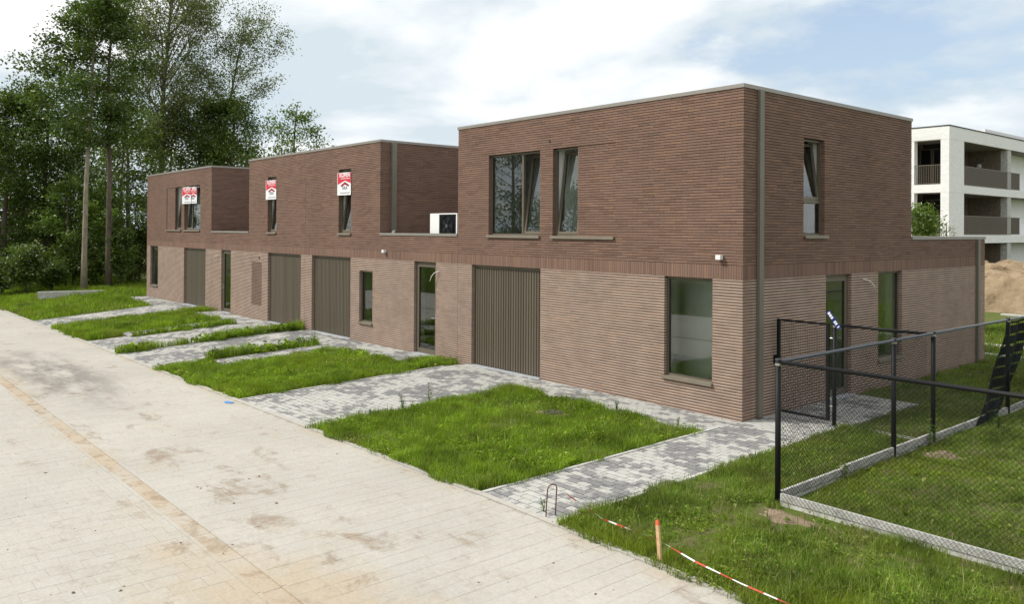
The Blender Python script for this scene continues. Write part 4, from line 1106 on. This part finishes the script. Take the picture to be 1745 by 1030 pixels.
tag(arr_mesh('earth_crumbs', np.array(V), np.array(Fc), M['clod']), 'loose earth crumbs and pebbles scattered on the road', kind='stuff')

# ------------------------------------------------------------------ grass
BARE = []
def blades(rects, dens, hmin, hmax, wid, seed, bare=(), ragged=0.12, clump=0.9, lean=0.55, zb=-0.01):
    rg = np.random.default_rng(seed); X, Y = [], []
    for (x0, x1, y0, y1) in rects:
        n = int((x1 - x0 + ragged) * (y1 - y0 + ragged) * dens)
        x = rg.uniform(x0 - ragged, x1 + ragged, n); y = rg.uniform(y0 - ragged, y1 + ragged, n)
        out = np.maximum(np.maximum(x0 - x, x - x1), np.maximum(y0 - y, y - y1))
        lim = (vnoise(x, y, 2.3, seed) - 0.55) * 2 * ragged
        ok = out < lim
        X.append(x[ok]); Y.append(y[ok])
    x = np.concatenate(X); y = np.concatenate(Y)
    f = 0.6 * vnoise(x, y, 1.1, seed + 3) + 0.4 * vnoise(x, y, 3.7, seed + 4)
    keep = rg.random(len(x)) < np.clip(0.42 + 1.4 * (f - 0.15), 0.38, 1.0)
    for (bx, by, br, st) in bare:
        d = np.hypot((x - bx), (y - by) * 1.15) / br + (vnoise(x, y, 4.0, 77) - 0.5) * 0.8
        keep &= ~((d < 1) & (rg.random(len(x)) < st))
    x, y, f = x[keep], y[keep], f[keep]; n = len(x)
    h = hmin + (hmax - hmin) * np.clip(clump * (f - 0.2) * 1.5, 0, 1) * rg.uniform(0.5, 1.2, n) + (rg.random(n) - 0.3) * hmin * 0.7
    th = rg.uniform(0, 2 * np.pi, n); la = rg.uniform(0, 2 * np.pi, n); ll = h * lean * rg.uniform(0.15, 1.25, n)
    w = wid * rg.uniform(0.6, 1.35, n)
    z = gza(x, y) + zb
    cx_, sx_ = np.cos(th) * w / 2, np.sin(th) * w / 2
    lx, ly = np.cos(la) * ll, np.sin(la) * ll
    V = np.zeros((n, 5, 3))
    V[:, 0] = np.stack([x - cx_, y - sx_, z], 1); V[:, 1] = np.stack([x + cx_, y + sx_, z], 1)
    V[:, 2] = np.stack([x - cx_ * 0.85 + lx * 0.3, y - sx_ * 0.85 + ly * 0.3, z + h * 0.6], 1)
    V[:, 3] = np.stack([x + cx_ * 0.85 + lx * 0.3, y + sx_ * 0.85 + ly * 0.3, z + h * 0.6], 1)
    V[:, 4] = np.stack([x + lx, y + ly, z + h], 1)
    base = np.arange(n)[:, None, None] * 5
    Fc = np.array([[0, 1, 3], [0, 3, 2], [2, 3, 4]])[None] + base
    r = np.repeat(rg.random(n), 3)
    return V.reshape(-1, 3), Fc.reshape(-1, 3), r
def broad(rects, n, size, seed, hz=0.07):
    """low broad leaves of clover, dandelion and the like"""
    rg = np.random.default_rng(seed); V = []; 
    ar = np.array([(r[1] - r[0]) * (r[3] - r[2]) for r in rects]); pick = rg.choice(len(rects), n, p=ar / ar.sum())
    R_ = np.array(rects)[pick]; x = rg.uniform(R_[:, 0], R_[:, 1]); y = rg.uniform(R_[:, 2], R_[:, 3])
    k = vnoise(x, y, 1.6, seed) > 0.5; x, y = x[k], y[k]; n = len(x)
    th = rg.uniform(0, 2 * np.pi, n); L = size * rg.uniform(0.5, 1.5, n); w = L * rg.uniform(0.2, 0.4, n); up = rg.uniform(0.1, 0.9, n) * L
    z = gza(x, y) + rg.uniform(0.0, hz, n)
    dx, dy = np.cos(th), np.sin(th)
    P0 = np.stack([x, y, z], 1); P2 = np.stack([x + dx * L, y + dy * L, z + up * 0.6], 1)
    mid = np.stack([x + dx * L * .55, y + dy * L * .55, z + up], 1); sd = np.stack([-dy * w, dx * w, np.zeros(n)], 1)
    V = np.stack([P0, mid - sd, P2, mid + sd], 1).reshape(-1, 3); i = np.arange(n)[:, None] * 4
    Fc = np.concatenate([np.stack([i[:, 0], i[:, 0] + 1, i[:, 0] + 2], 1), np.stack([i[:, 0], i[:, 0] + 2, i[:, 0] + 3], 1)])
    return V, Fc, np.tile(rg.random(n), 2)
def lawn(label, parts, mat):
    V, Fc, R_ = [], [], []; o = 0
    for v, f, r in parts: V.append(v); Fc.append(f + o); R_.append(r); o += len(v)
    return tag(arr_mesh('grass', np.concatenate(V), np.concatenate(Fc), mat, np.concatenate(R_)), label, kind='stuff')
L1 = [(-5.18, -0.07, -6.30, -1.22)]
lawn('bright green lawn in front of the nearest house', [blades(L1, 3300, 0.065, 0.19, 0.0085, 11, [(-2.82, -2.25, 0.34, 0.97), (-0.9, -5.0, 0.5, 0.35), (-0.5, -3.0, 0.5, 0.4), (-0.2, -2.0, 0.5, 0.4)]), broad(L1, 9000, 0.05, 12, 0.10), broad([(-2.4, -0.1, -5.4, -1.3)], 1500, 0.055, 13, 0.12), blades(L1, 90, 0.16, 0.36, 0.007, 14)], M['grass'])
L2 = [(-13.28, -8.67, -6.30, -1.22), (-14.2, -13.2, -6.30, -4.9), (-9.7, -8.67, -1.3, -0.06)]
L5 = [mir(r) for r in L2]
lawn('lawn between the drives of the first and second house', [blades(L2, 2100, 0.07, 0.26, 0.011, 21, (), 0.18), broad(L2, 4200, 0.07, 22, 0.14)], M['grass'])
S3 = [(-14.88, -14.32, -4.8, -1.25)]; S4 = [mir(r) for r in S3]; SM = [(-18.38, -17.98, -6.25, -0.05)]
lawn('weedy grass strip beside the drive of the second house', [blades(S3, 2000, 0.12, 0.42, 0.013, 31, (), 0.2), broad(S3, 500, 0.12, 32, 0.2)], M['grass'])
lawn('weedy grass strip between the two middle drives', [blades(SM, 2000, 0.12, 0.42, 0.014, 33, (), 0.2), broad(SM, 700, 0.13, 34, 0.2)], M['grass'])
lawn('narrow grass strip beside the drive of the third house', [blades(S4, 1600, 0.12, 0.34, 0.016, 35, (), 0.2), broad(S4, 250, 0.11, 36, 0.15)], M['grass'])
lawn('lawn between the drives of the third and farthest house', [blades(L5, 800, 0.10, 0.34, 0.017, 41, (), 0.2), broad(L5, 900, 0.12, 42)], M['grass'])
L6 = [(-42.0, -31.12, -6.2, -1.25), (-42.0, -36.7, -1.3, 3.0), (-60, -42, -9, 3.0), (-60, -39.6, -18, -6.2)]
lawn('lawn at the far end before the trees', [blades(L6, 190, 0.12, 0.34, 0.026, 51), broad(L6, 1500, 0.16, 52)], M['grass'])
LR = [(1.50, 2.93, -6.32, -3.6), (2.93, 9.5, -6.36, -3.64), (1.50, 2.90, -3.6, 1.05)]
lawn('rough foreground grass between path, fence and road', [blades(LR, 3600, 0.060, 0.17, 0.0075, 61, [(3.35, -3.98, 0.52, 0.96), (4.6, -4.4, 0.4, 0.7), (5.4, -4.0, 0.4, 0.6), (6.2, -4.3, 0.4, 0.5)]), broad(LR, 14000, 0.040, 62, 0.06), broad(LR, 1600, 0.065, 63, 0.08), blades(LR, 110, 0.14, 0.34, 0.0065, 64)], M['grass_thin'])
LI = [(3.0, 11.0, -3.55, 4.6)]
lawn('thin worn lawn inside the foreground fence', [blades(LI, 1900, 0.055, 0.12, 0.008, 71, [(3.35, -1.2, 0.3, 0.7), (3.4, 0.5, 0.45, 0.8), (5.0, -1.6, 0.4, 0.5), (6.0, -2.4, 0.5, 0.5), (4.6, 0.8, 0.5, 0.5)]), broad(LI, 14000, 0.04, 72, 0.04), broad(LI, 2500, 0.08, 73, 0.05), blades(LI, 60, 0.10, 0.24, 0.0065, 74)], M['grass_thin'])
LB = [(1.50, 2.90, 1.15, 12.0), (0.12, 1.5, 4.35, 12.0), (3.0, 14.0, 4.6, 12.0)]
lawn('lawn along the side wall behind the gate', [blades(LB, 900, 0.05, 0.15, 0.010, 81), broad(LB, 2500, 0.06, 82, 0.04)], M['grass_thin'])
LG = [(-3.0, 14.0, 12.0, 27.0)]
FF = [(3.0, 10.4, -3.72, -3.62), (2.99, 3.10, -3.5, 4.6), (2.80, 2.91, -3.5, 1.0)]
lawn('longer grass along the foot of the fences', [blades(FF, 1500, 0.05, 0.17, 0.008, 84, [(3.35, -3.7, 0.45, 0.95)])], M['grass_thin'])
lawn('back lawn before the sand heap', [blades(LG, 170, 0.08, 0.2, 0.022, 91)], M['grass'])
LO = [(-70.0, 14.0, -34.0, -16.6)]
lawn('verge on the other side of the road', [blades(LO, 60, 0.12, 0.7, 0.05, 95)], M['grass_thin'])
for (x0, x1, y0, y1) in [(1.5, 11.0, -6.19, 12.0), (-5.17, -0.08, -6.19, -1.22), (-13.28, -8.68, -6.19, -1.22)]:
    n_ = int((x1 - x0) / 0.35)
    s_ = sheet('lawn_soil', [lerp(x0, x1, i / n_) for i in range(n_ + 1)], [y0, y0 + 0.12] + [lerp(y0 + 0.3, y1 - 0.1, i / 30) for i in range(31)] + [y1], 0.0, M['soil'], lambda x, y: gz(x, y) + (0.012 + 0.02 * float(vnoise(x, y, 1.5, 3)) if (y0 + 0.2 < y < y1 - 0.05 and x0 + 0.1 < x < x1 - 0.1) else -0.028))
    tag(s_, kind='structure', label='earth under the grass')
# bare earth patches
def patch(x, y, rx, ry, label, seed):
    b = MB(); n = 30; rg = random.Random(seed); ring = []
    for k in range(n):
        a = 2 * math.pi * k / n; q = 1 + 0.22 * math.sin(3 * a + seed) + 0.14 * rg.uniform(-1, 1)
        ring.append((x + rx * q * math.cos(a), y + ry * q * math.sin(a)))
    c = (x, y, gz(x, y) + 0.060)
    for a, d in zip(ring, ring[1:] + ring[:1]): b.face([c, (*a, gz(*a) + 0.004), (*d, gz(*d) + 0.004)])
    tag(b.build('bare_patch', M['bare'], smooth=True), label, kind='structure')
patch(3.36, -3.98, 0.62, 0.30, 'bare brown earth at the foot of the fence corner', 1)
patch(3.38, 0.5, 0.30, 0.42, 'bare brown earth by the long fence', 2)
patch(-2.82, -2.25, 0.48, 0.32, 'bare soil round the soil cover', 3)

# tall single weeds
def weed_plant(x, y, h, label, seed):
    rg = random.Random(seed); r = tag(empty('weed_plant', (x, y, gz(x, y))), label, 'weed')
    b = MB(); stems = []
    for k in range(rg.randint(3, 5)):
        a = rg.uniform(0, 6.28); l = h * rg.uniform(0.6, 1.0); t = rg.uniform(0.05, 0.3)
        pts = [(0, 0, -0.03), (math.cos(a) * l * t * 0.4, math.sin(a) * l * t * 0.4, l * 0.5), (math.cos(a) * l * t, math.sin(a) * l * t, l)]
        b.tube(pts, [0.005, 0.004, 0.002], 5); stems.append(pts)
    b.build('stem', M['weed'], r)
    b = MB()
    for pts in stems:
        for k in range(16):
            t = rg.uniform(0.12, 1.0); p = Vector(pts[0]).lerp(Vector(pts[2]), t); a = rg.uniform(0, 6.28); L = h * rg.uniform(0.10, 0.22)
            d = Vector((math.cos(a), math.sin(a), rg.uniform(-0.1, 0.6))) * L; s = Vector((-math.sin(a), math.cos(a), 0)) * L * 0.22
            b.face([tuple(p), tuple(p + d * 0.5 - s), tuple(p + d), tuple(p + d * 0.5 + s)], 0, rg.random())
    b.build('leaves', M['weed'], r)
for i, (x_, y_, h_, lab) in enumerate((
        (-5.20, -3.55, 0.46, 'tallest leafy weed on the drive edge of the nearest lawn'), (-5.12, -4.25, 0.34, 'smaller leafy weed on the drive edge of the nearest lawn'),
        (-5.10, -5.0, 0.22, 'lowest leafy weed on the drive edge of the nearest lawn'), (-2.2, -1.08, 0.26, 'weed in the facade path joint of the nearest house'),
        (3.02, 0.95, 0.55, 'leafy weed growing against the long fence post'), (3.02, -1.95, 0.3, 'small weed at the fence base board joint'),
        (-14.5, -4.6, 0.5, 'weed at the road end of the strip of the second house'), (-14.4, -1.5, 0.55, 'weed at the house end of the strip of the second house'),
        (1.05, -6.05, 0.2, 'tiny weed at the foot of the rebar hoop'), (-0.6, -1.15, 0.2, 'little weed at the far corner of the nearest lawn'),
        (3.3, 3.2, 0.35, 'weed beside the base board under the shade net'))):
    weed_plant(x_, y_, h_, lab, 100 + i)

# ------------------------------------------------------------------ trees
def tree(name, label, pos, H, base, prof, limbs, leaf_n, leaf, mat, bark='bark', tr=0.16, lean=(0, 0), up=0.45, seed=1, spread=0.45, group='trees at the far end', twig=4, cat='tree', asp=0.6):
    rg = np.random.default_rng(seed); z_ = gz(pos[0], pos[1]) - 0.1
    r = tag(empty(name, (pos[0], pos[1], z_)), label, cat, group)
    b = MB(); n = 9; tp_ = []
    wob = rg.normal(0, 0.10, (n + 1, 2)).cumsum(0) * H / 18
    for i in range(n + 1):
        t = i / n; tp_.append(Vector((lean[0] * t ** 1.3 + wob[i, 0] * t, lean[1] * t ** 1.3 + wob[i, 1] * t, H * 0.97 * t)))
    b.tube(tp_, [tr * (1.25 if i == 0 else 1) * (1 - 0.86 * i / n) + 0.012 for i in range(n + 1)], 9)
    def at(t):
        k = min(int(t * n), n - 1); return tp_[k].lerp(tp_[k + 1], t * n - k)
    tips = []
    for i in range(limbs):
        t = base + (0.99 - base) * ((i + rg.random()) / limbs)
        s = (t - base) / (1 - base); R_ = prof(s) * rg.uniform(0.6, 1.08)
        az = i * 2.399 + rg.normal(0, 0.4); p0 = at(t * 0.97 - 0.02)
        d = Vector((math.cos(az), math.sin(az), up * rg.uniform(0.5, 1.4))).normalized()
        p1 = p0 + d * R_ * 0.5 + Vector((0, 0, 0.05 * R_)); p2 = p0 + d * R_ + Vector((0, 0, rg.uniform(-0.06, 0.12) * R_))
        r0 = max(0.012, tr * 0.34 * (1 - 0.7 * t))
        b.tube([p0, p1, p2], [r0, r0 * 0.6, 0.008], 5, cap=False)
        tips.append((p2, 1.0)); tips.append((p1, 0.55)); tips.append((p1.lerp(p2, 0.5), 0.9))
        for k in range(twig):
            q = p0.lerp(p2, rg.uniform(0.35, 1.0)); dd = Vector(rg.normal(0, 1, 3)); dd.z = abs(dd.z) * (0.4 + up) ; dd = (dd.normalized() + d * 0.7).normalized()
            e = q + dd * R_ * rg.uniform(0.22, 0.5)
            b.tube([q, q.lerp(e, 0.5) + Vector((0, 0, 0.03 * R_)), e], [r0 * 0.4, r0 * 0.25, 0.005], 4, cap=False)
            tips.append((e, 1.0)); tips.append((q.lerp(e, 0.55), 0.7))
    tips.append((tp_[-1], 1.0))
    b.build('trunk', M[bark], r, True)
    P_ = np.array([tuple(t[0]) for t in tips]); wt = np.array([t[1] for t in tips]) * rg.uniform(0.35, 1.6, len(tips)); wt /= wt.sum()
    if asp > 0.5 and leaf < 0.5: leaf_n = int(leaf_n * 1.9); leaf *= 0.74
    pick = rg.choice(len(tips), leaf_n, p=wt)
    sc = spread * rg.uniform(0.6, 1.3, len(tips))[pick]
    C_ = P_[pick] + np.clip(rg.normal(0, 1, (leaf_n, 3)), -1.7, 1.7) * sc[:, None] * np.array([1, 1, 0.62])
    nrm = rg.normal(0, 1, (leaf_n, 3)); nrm[:, 2] = np.abs(nrm[:, 2]) + 0.35; nrm /= np.linalg.norm(nrm, axis=1)[:, None]
    a = np.cross(nrm, rg.normal(0, 1, (leaf_n, 3))); a /= np.linalg.norm(a, axis=1)[:, None]; c = np.cross(nrm, a)
    L = leaf * rg.uniform(0.6, 1.4, leaf_n)[:, None]
    V = np.stack([C_ - a * L * 0.5, C_ + c * L * asp * 0.5, C_ + a * L * 0.5 , C_ - c * L * asp * 0.5], 1).reshape(-1, 3)
    Fc = np.arange(leaf_n * 4).reshape(-1, 4)
    # one tone per cluster plus a little per leaf
    tone = (rg.random(len(tips))[pick] * 0.55 + rg.random(leaf_n) * 0.44)
    cr = arr_mesh('crown', V, Fc, M[mat], tone, r)
    return r
def px_pos(px, D): 
    q = CAM + (FWD + RGT0 * ((px - 872.5) / 1386.96)) * D; return (q.x, q.y)
egg = lambda R_: (lambda s: R_ * (0.45 + 0.75 * math.sin(math.pi * min(1, 0.18 + 0.80 * s)) - 0.20) if s < 0.97 else R_ * 0.25)
fan = lambda R_: (lambda s: R_ * (0.35 + 0.75 * s) * (1.0 if s < 0.8 else 1.0 - 1.6 * (s - 0.8)))
cone = lambda R_: (lambda s: R_ * (1.05 - 0.8 * s))
bush = lambda R_: (lambda s: R_ * (1.0 - 0.45 * s))
tree('tall_tree', 'tall dark tree with a pale slanting bare trunk at the lawn edge', px_pos(144, 47), 18.6, 0.50, egg(3.4), 36, 11500, 0.24, 'leaf_mid', 'bark_pale', 0.155, (0.1, 0.35), 0.10, 201, 0.42)
tree('tall_tree', 'tall slim tree with a thin dark trunk right of the pale trunk', px_pos(186, 48.5), 19.5, 0.55, egg(2.1), 22, 4200, 0.20, 'leaf_mid', 'bark', 0.17, (0.0, -0.2), 0.35, 202, 0.38)
tree('tall_tree', 'airy tall tree with fanning branches behind the farthest house', px_pos(266, 58), 22.0, 0.40, fan(9.4), 70, 25000, 0.21, 'leaf_pale', 'bark', 0.27, (0.3, 0.6), 1.35, 203, 0.50, twig=5)
tree('tall_tree', 'airy slim tree leaning right at the edge of the wood', px_pos(345, 62), 19.0, 0.42, fan(5.6), 36, 13000, 0.20, 'leaf_pale', 'bark', 0.2, (1.5, 2.2), 1.2, 204, 0.5)
tree('round_tree', 'dense green tree just above the roof of the farthest house', px_pos(330, 60), 14.2, 0.22, egg(3.9), 34, 8000, 0.25, 'leaf_dark', 'bark', 0.2, (0, 0), 0.35, 205, 0.55)
tree('round_tree', 'dense green tree at the right edge of the wood', px_pos(395, 60), 14.0, 0.20, egg(3.2), 32, 7500, 0.24, 'leaf_mid', 'bark', 0.2, (0, 0), 0.35, 206, 0.5)
tree('round_tree', 'dark tree at the left picture edge', px_pos(8, 52), 13.4, 0.18, egg(3.7), 36, 13000, 0.25, 'leaf_dark', 'bark', 0.2, (0, 0), 0.3, 207, 0.5)
tree('round_tree', 'dark full tree behind the pale trunk', px_pos(80, 54), 13.8, 0.20, egg(3.9), 34, 10500, 0.25, 'leaf_dark', 'bark', 0.2, (0, 0), 0.3, 208, 0.5)
tree('round_tree', 'dark tree standing close to the left gable', px_pos(222, 53), 12.2, 0.16, egg(3.2), 30, 6500, 0.24, 'leaf_dark', 'bark', 0.18, (0, 0), 0.3, 209, 0.5)
tree('young_tree', 'young lighter green tree in front of the dark wood', px_pos(112, 50), 7.2, 0.20, egg(2.0), 20, 2300, 0.23, 'leaf_fresh', 'bark', 0.07, (0, 0), 0.25, 210, 0.32)
tree('young_tree', 'young light green tree between pale trunk and gable', px_pos(186, 50.5), 7.0, 0.34, egg(1.5), 16, 1500, 0.22, 'leaf_fresh', 'bark', 0.06, (0, 0), 0.2, 211, 0.30)
tree('small_tree', 'small sparse tree showing above the middle roofs', px_pos(500, 52), 12.0, 0.40, egg(2.5), 24, 2600, 0.22, 'leaf_fresh', 'bark', 0.13, (0, 0), 0.5, 212, 0.34)
tree('small_tree', 'low leafy tree left of the middle block roof', px_pos(446, 55), 8.9, 0.30, egg(2.0), 22, 3000, 0.22, 'leaf_mid', 'bark', 0.12, (0, 0), 0.4, 213, 0.42)
for i, (px_, D, H, R_, lab) in enumerate(((40, 66, 11.5, 3.9, 'dim tree deep in the wood at the far left'), (135, 68, 12.5, 4.0, 'dim tree deep in the wood behind the beam'), (205, 66, 12.0, 3.8, 'dim tree deep in the wood left of the gable'), (285, 70, 13.5, 4.2, 'dim tree deep in the wood above the far roof'), (370, 70, 13.0, 4.0, 'dim tree deep in the wood over the roof recess'), (-30, 60, 12.5, 4.0, 'dim tree cut by the left picture edge'))):
    tree('wood_tree', lab, px_pos(px_, D), H, 0.14, egg(R_), 24, 3200, 0.30, 'leaf_dark', 'bark', 0.18, (0, 0), 0.3, 230 + i, 0.6)
for i, (px_, D, H, R_, lab) in enumerate(((4, 48, 2.3, 1.6, 'dense bush at the left edge behind the road end'), (45, 47.5, 2.0, 1.5, 'dense bush second from the left edge'), (88, 48, 1.9, 1.4, 'dense bush behind the left end of the beam'), (125, 50, 2.2, 1.5, 'dense bush behind the pale trunk'), (165, 50, 2.4, 1.6, 'dense bush behind the right end of the beam'), (205, 49.5, 2.8, 1.6, 'dense bush between the thin trunk and gable'), (238, 52, 3.4, 1.7, 'tall bush against the left gable'), (20, 55, 4.2, 2.4, 'tall thicket at the far left'), (100, 57, 4.6, 2.6, 'tall thicket behind the bushes'), (180, 57, 4.8, 2.6, 'tall thicket left of the gable'))):
    tree('bush', lab, px_pos(px_, D), H * (0.75, 1.25, 0.6, 1.1, 0.8, 1.2, 1.0, 1.1, 0.8, 1.15)[i], 0.05, bush(R_), 22, 3200, 0.20 if D < 53 else 0.26, 'leaf_mid' if i in (0, 1, 2, 4) else 'leaf_dark', 'bark', 0.05, (0, 0), 1.3, 250 + i, 0.26, 'bushes under the trees', 4, 'bush')
tree('willow_shrub', 'bright green feathery shrub behind the low side block', px_pos(1576, 30), 4.35, 0.05, bush(1.25), 44, 13000, 0.17, 'leaf_fresh', 'bark', 0.05, (0, 0), 1.6, 271, 0.20, 'garden shrubs', 3, 'shrub', 0.22)
tree('flowering_shrub', 'sparse pale flowering shrub right of the green feathery one', px_pos(1612, 30), 4.15, 0.3, bush(0.62), 14, 420, 0.09, 'petal', 'bark', 0.03, (0, 0), 1.2, 272, 0.12, 'garden shrubs', 2, 'shrub')
# trees across the road, mirrored in the window panes
for i, (x_, y_, H, R_, mt, lab) in enumerate(((-30, -24, 14, 4.0, 'leaf_mid', 'tree across the road mirrored in the big upper window'), (-20, -27, 11, 3.4, 'leaf_dark', 'darker tree across the road mirrored in the panes'), (-42, -30, 15, 4.5, 'leaf_dark', 'large tree across the road to the left'), (-12, -24, 6.0, 2.6, 'leaf_mid', 'low tree across the road near the drives'), (-55, -24, 13, 4.2, 'leaf_mid', 'far tree across the road by the road end'), (-26, -36, 13, 4.5, 'leaf_dark', 'tree in the second row across the road'), (-5, -28, 5.0, 2.6, 'leaf_mid', 'low bushy tree across the road opposite the corner'))):
    tree('roadside_tree', lab, (x_, y_), H, 0.16, egg(R_), 26, 5200, 0.30, mt, 'bark', 0.2, (0, 0), 0.4, 290 + i, 0.6, 'trees across the road')
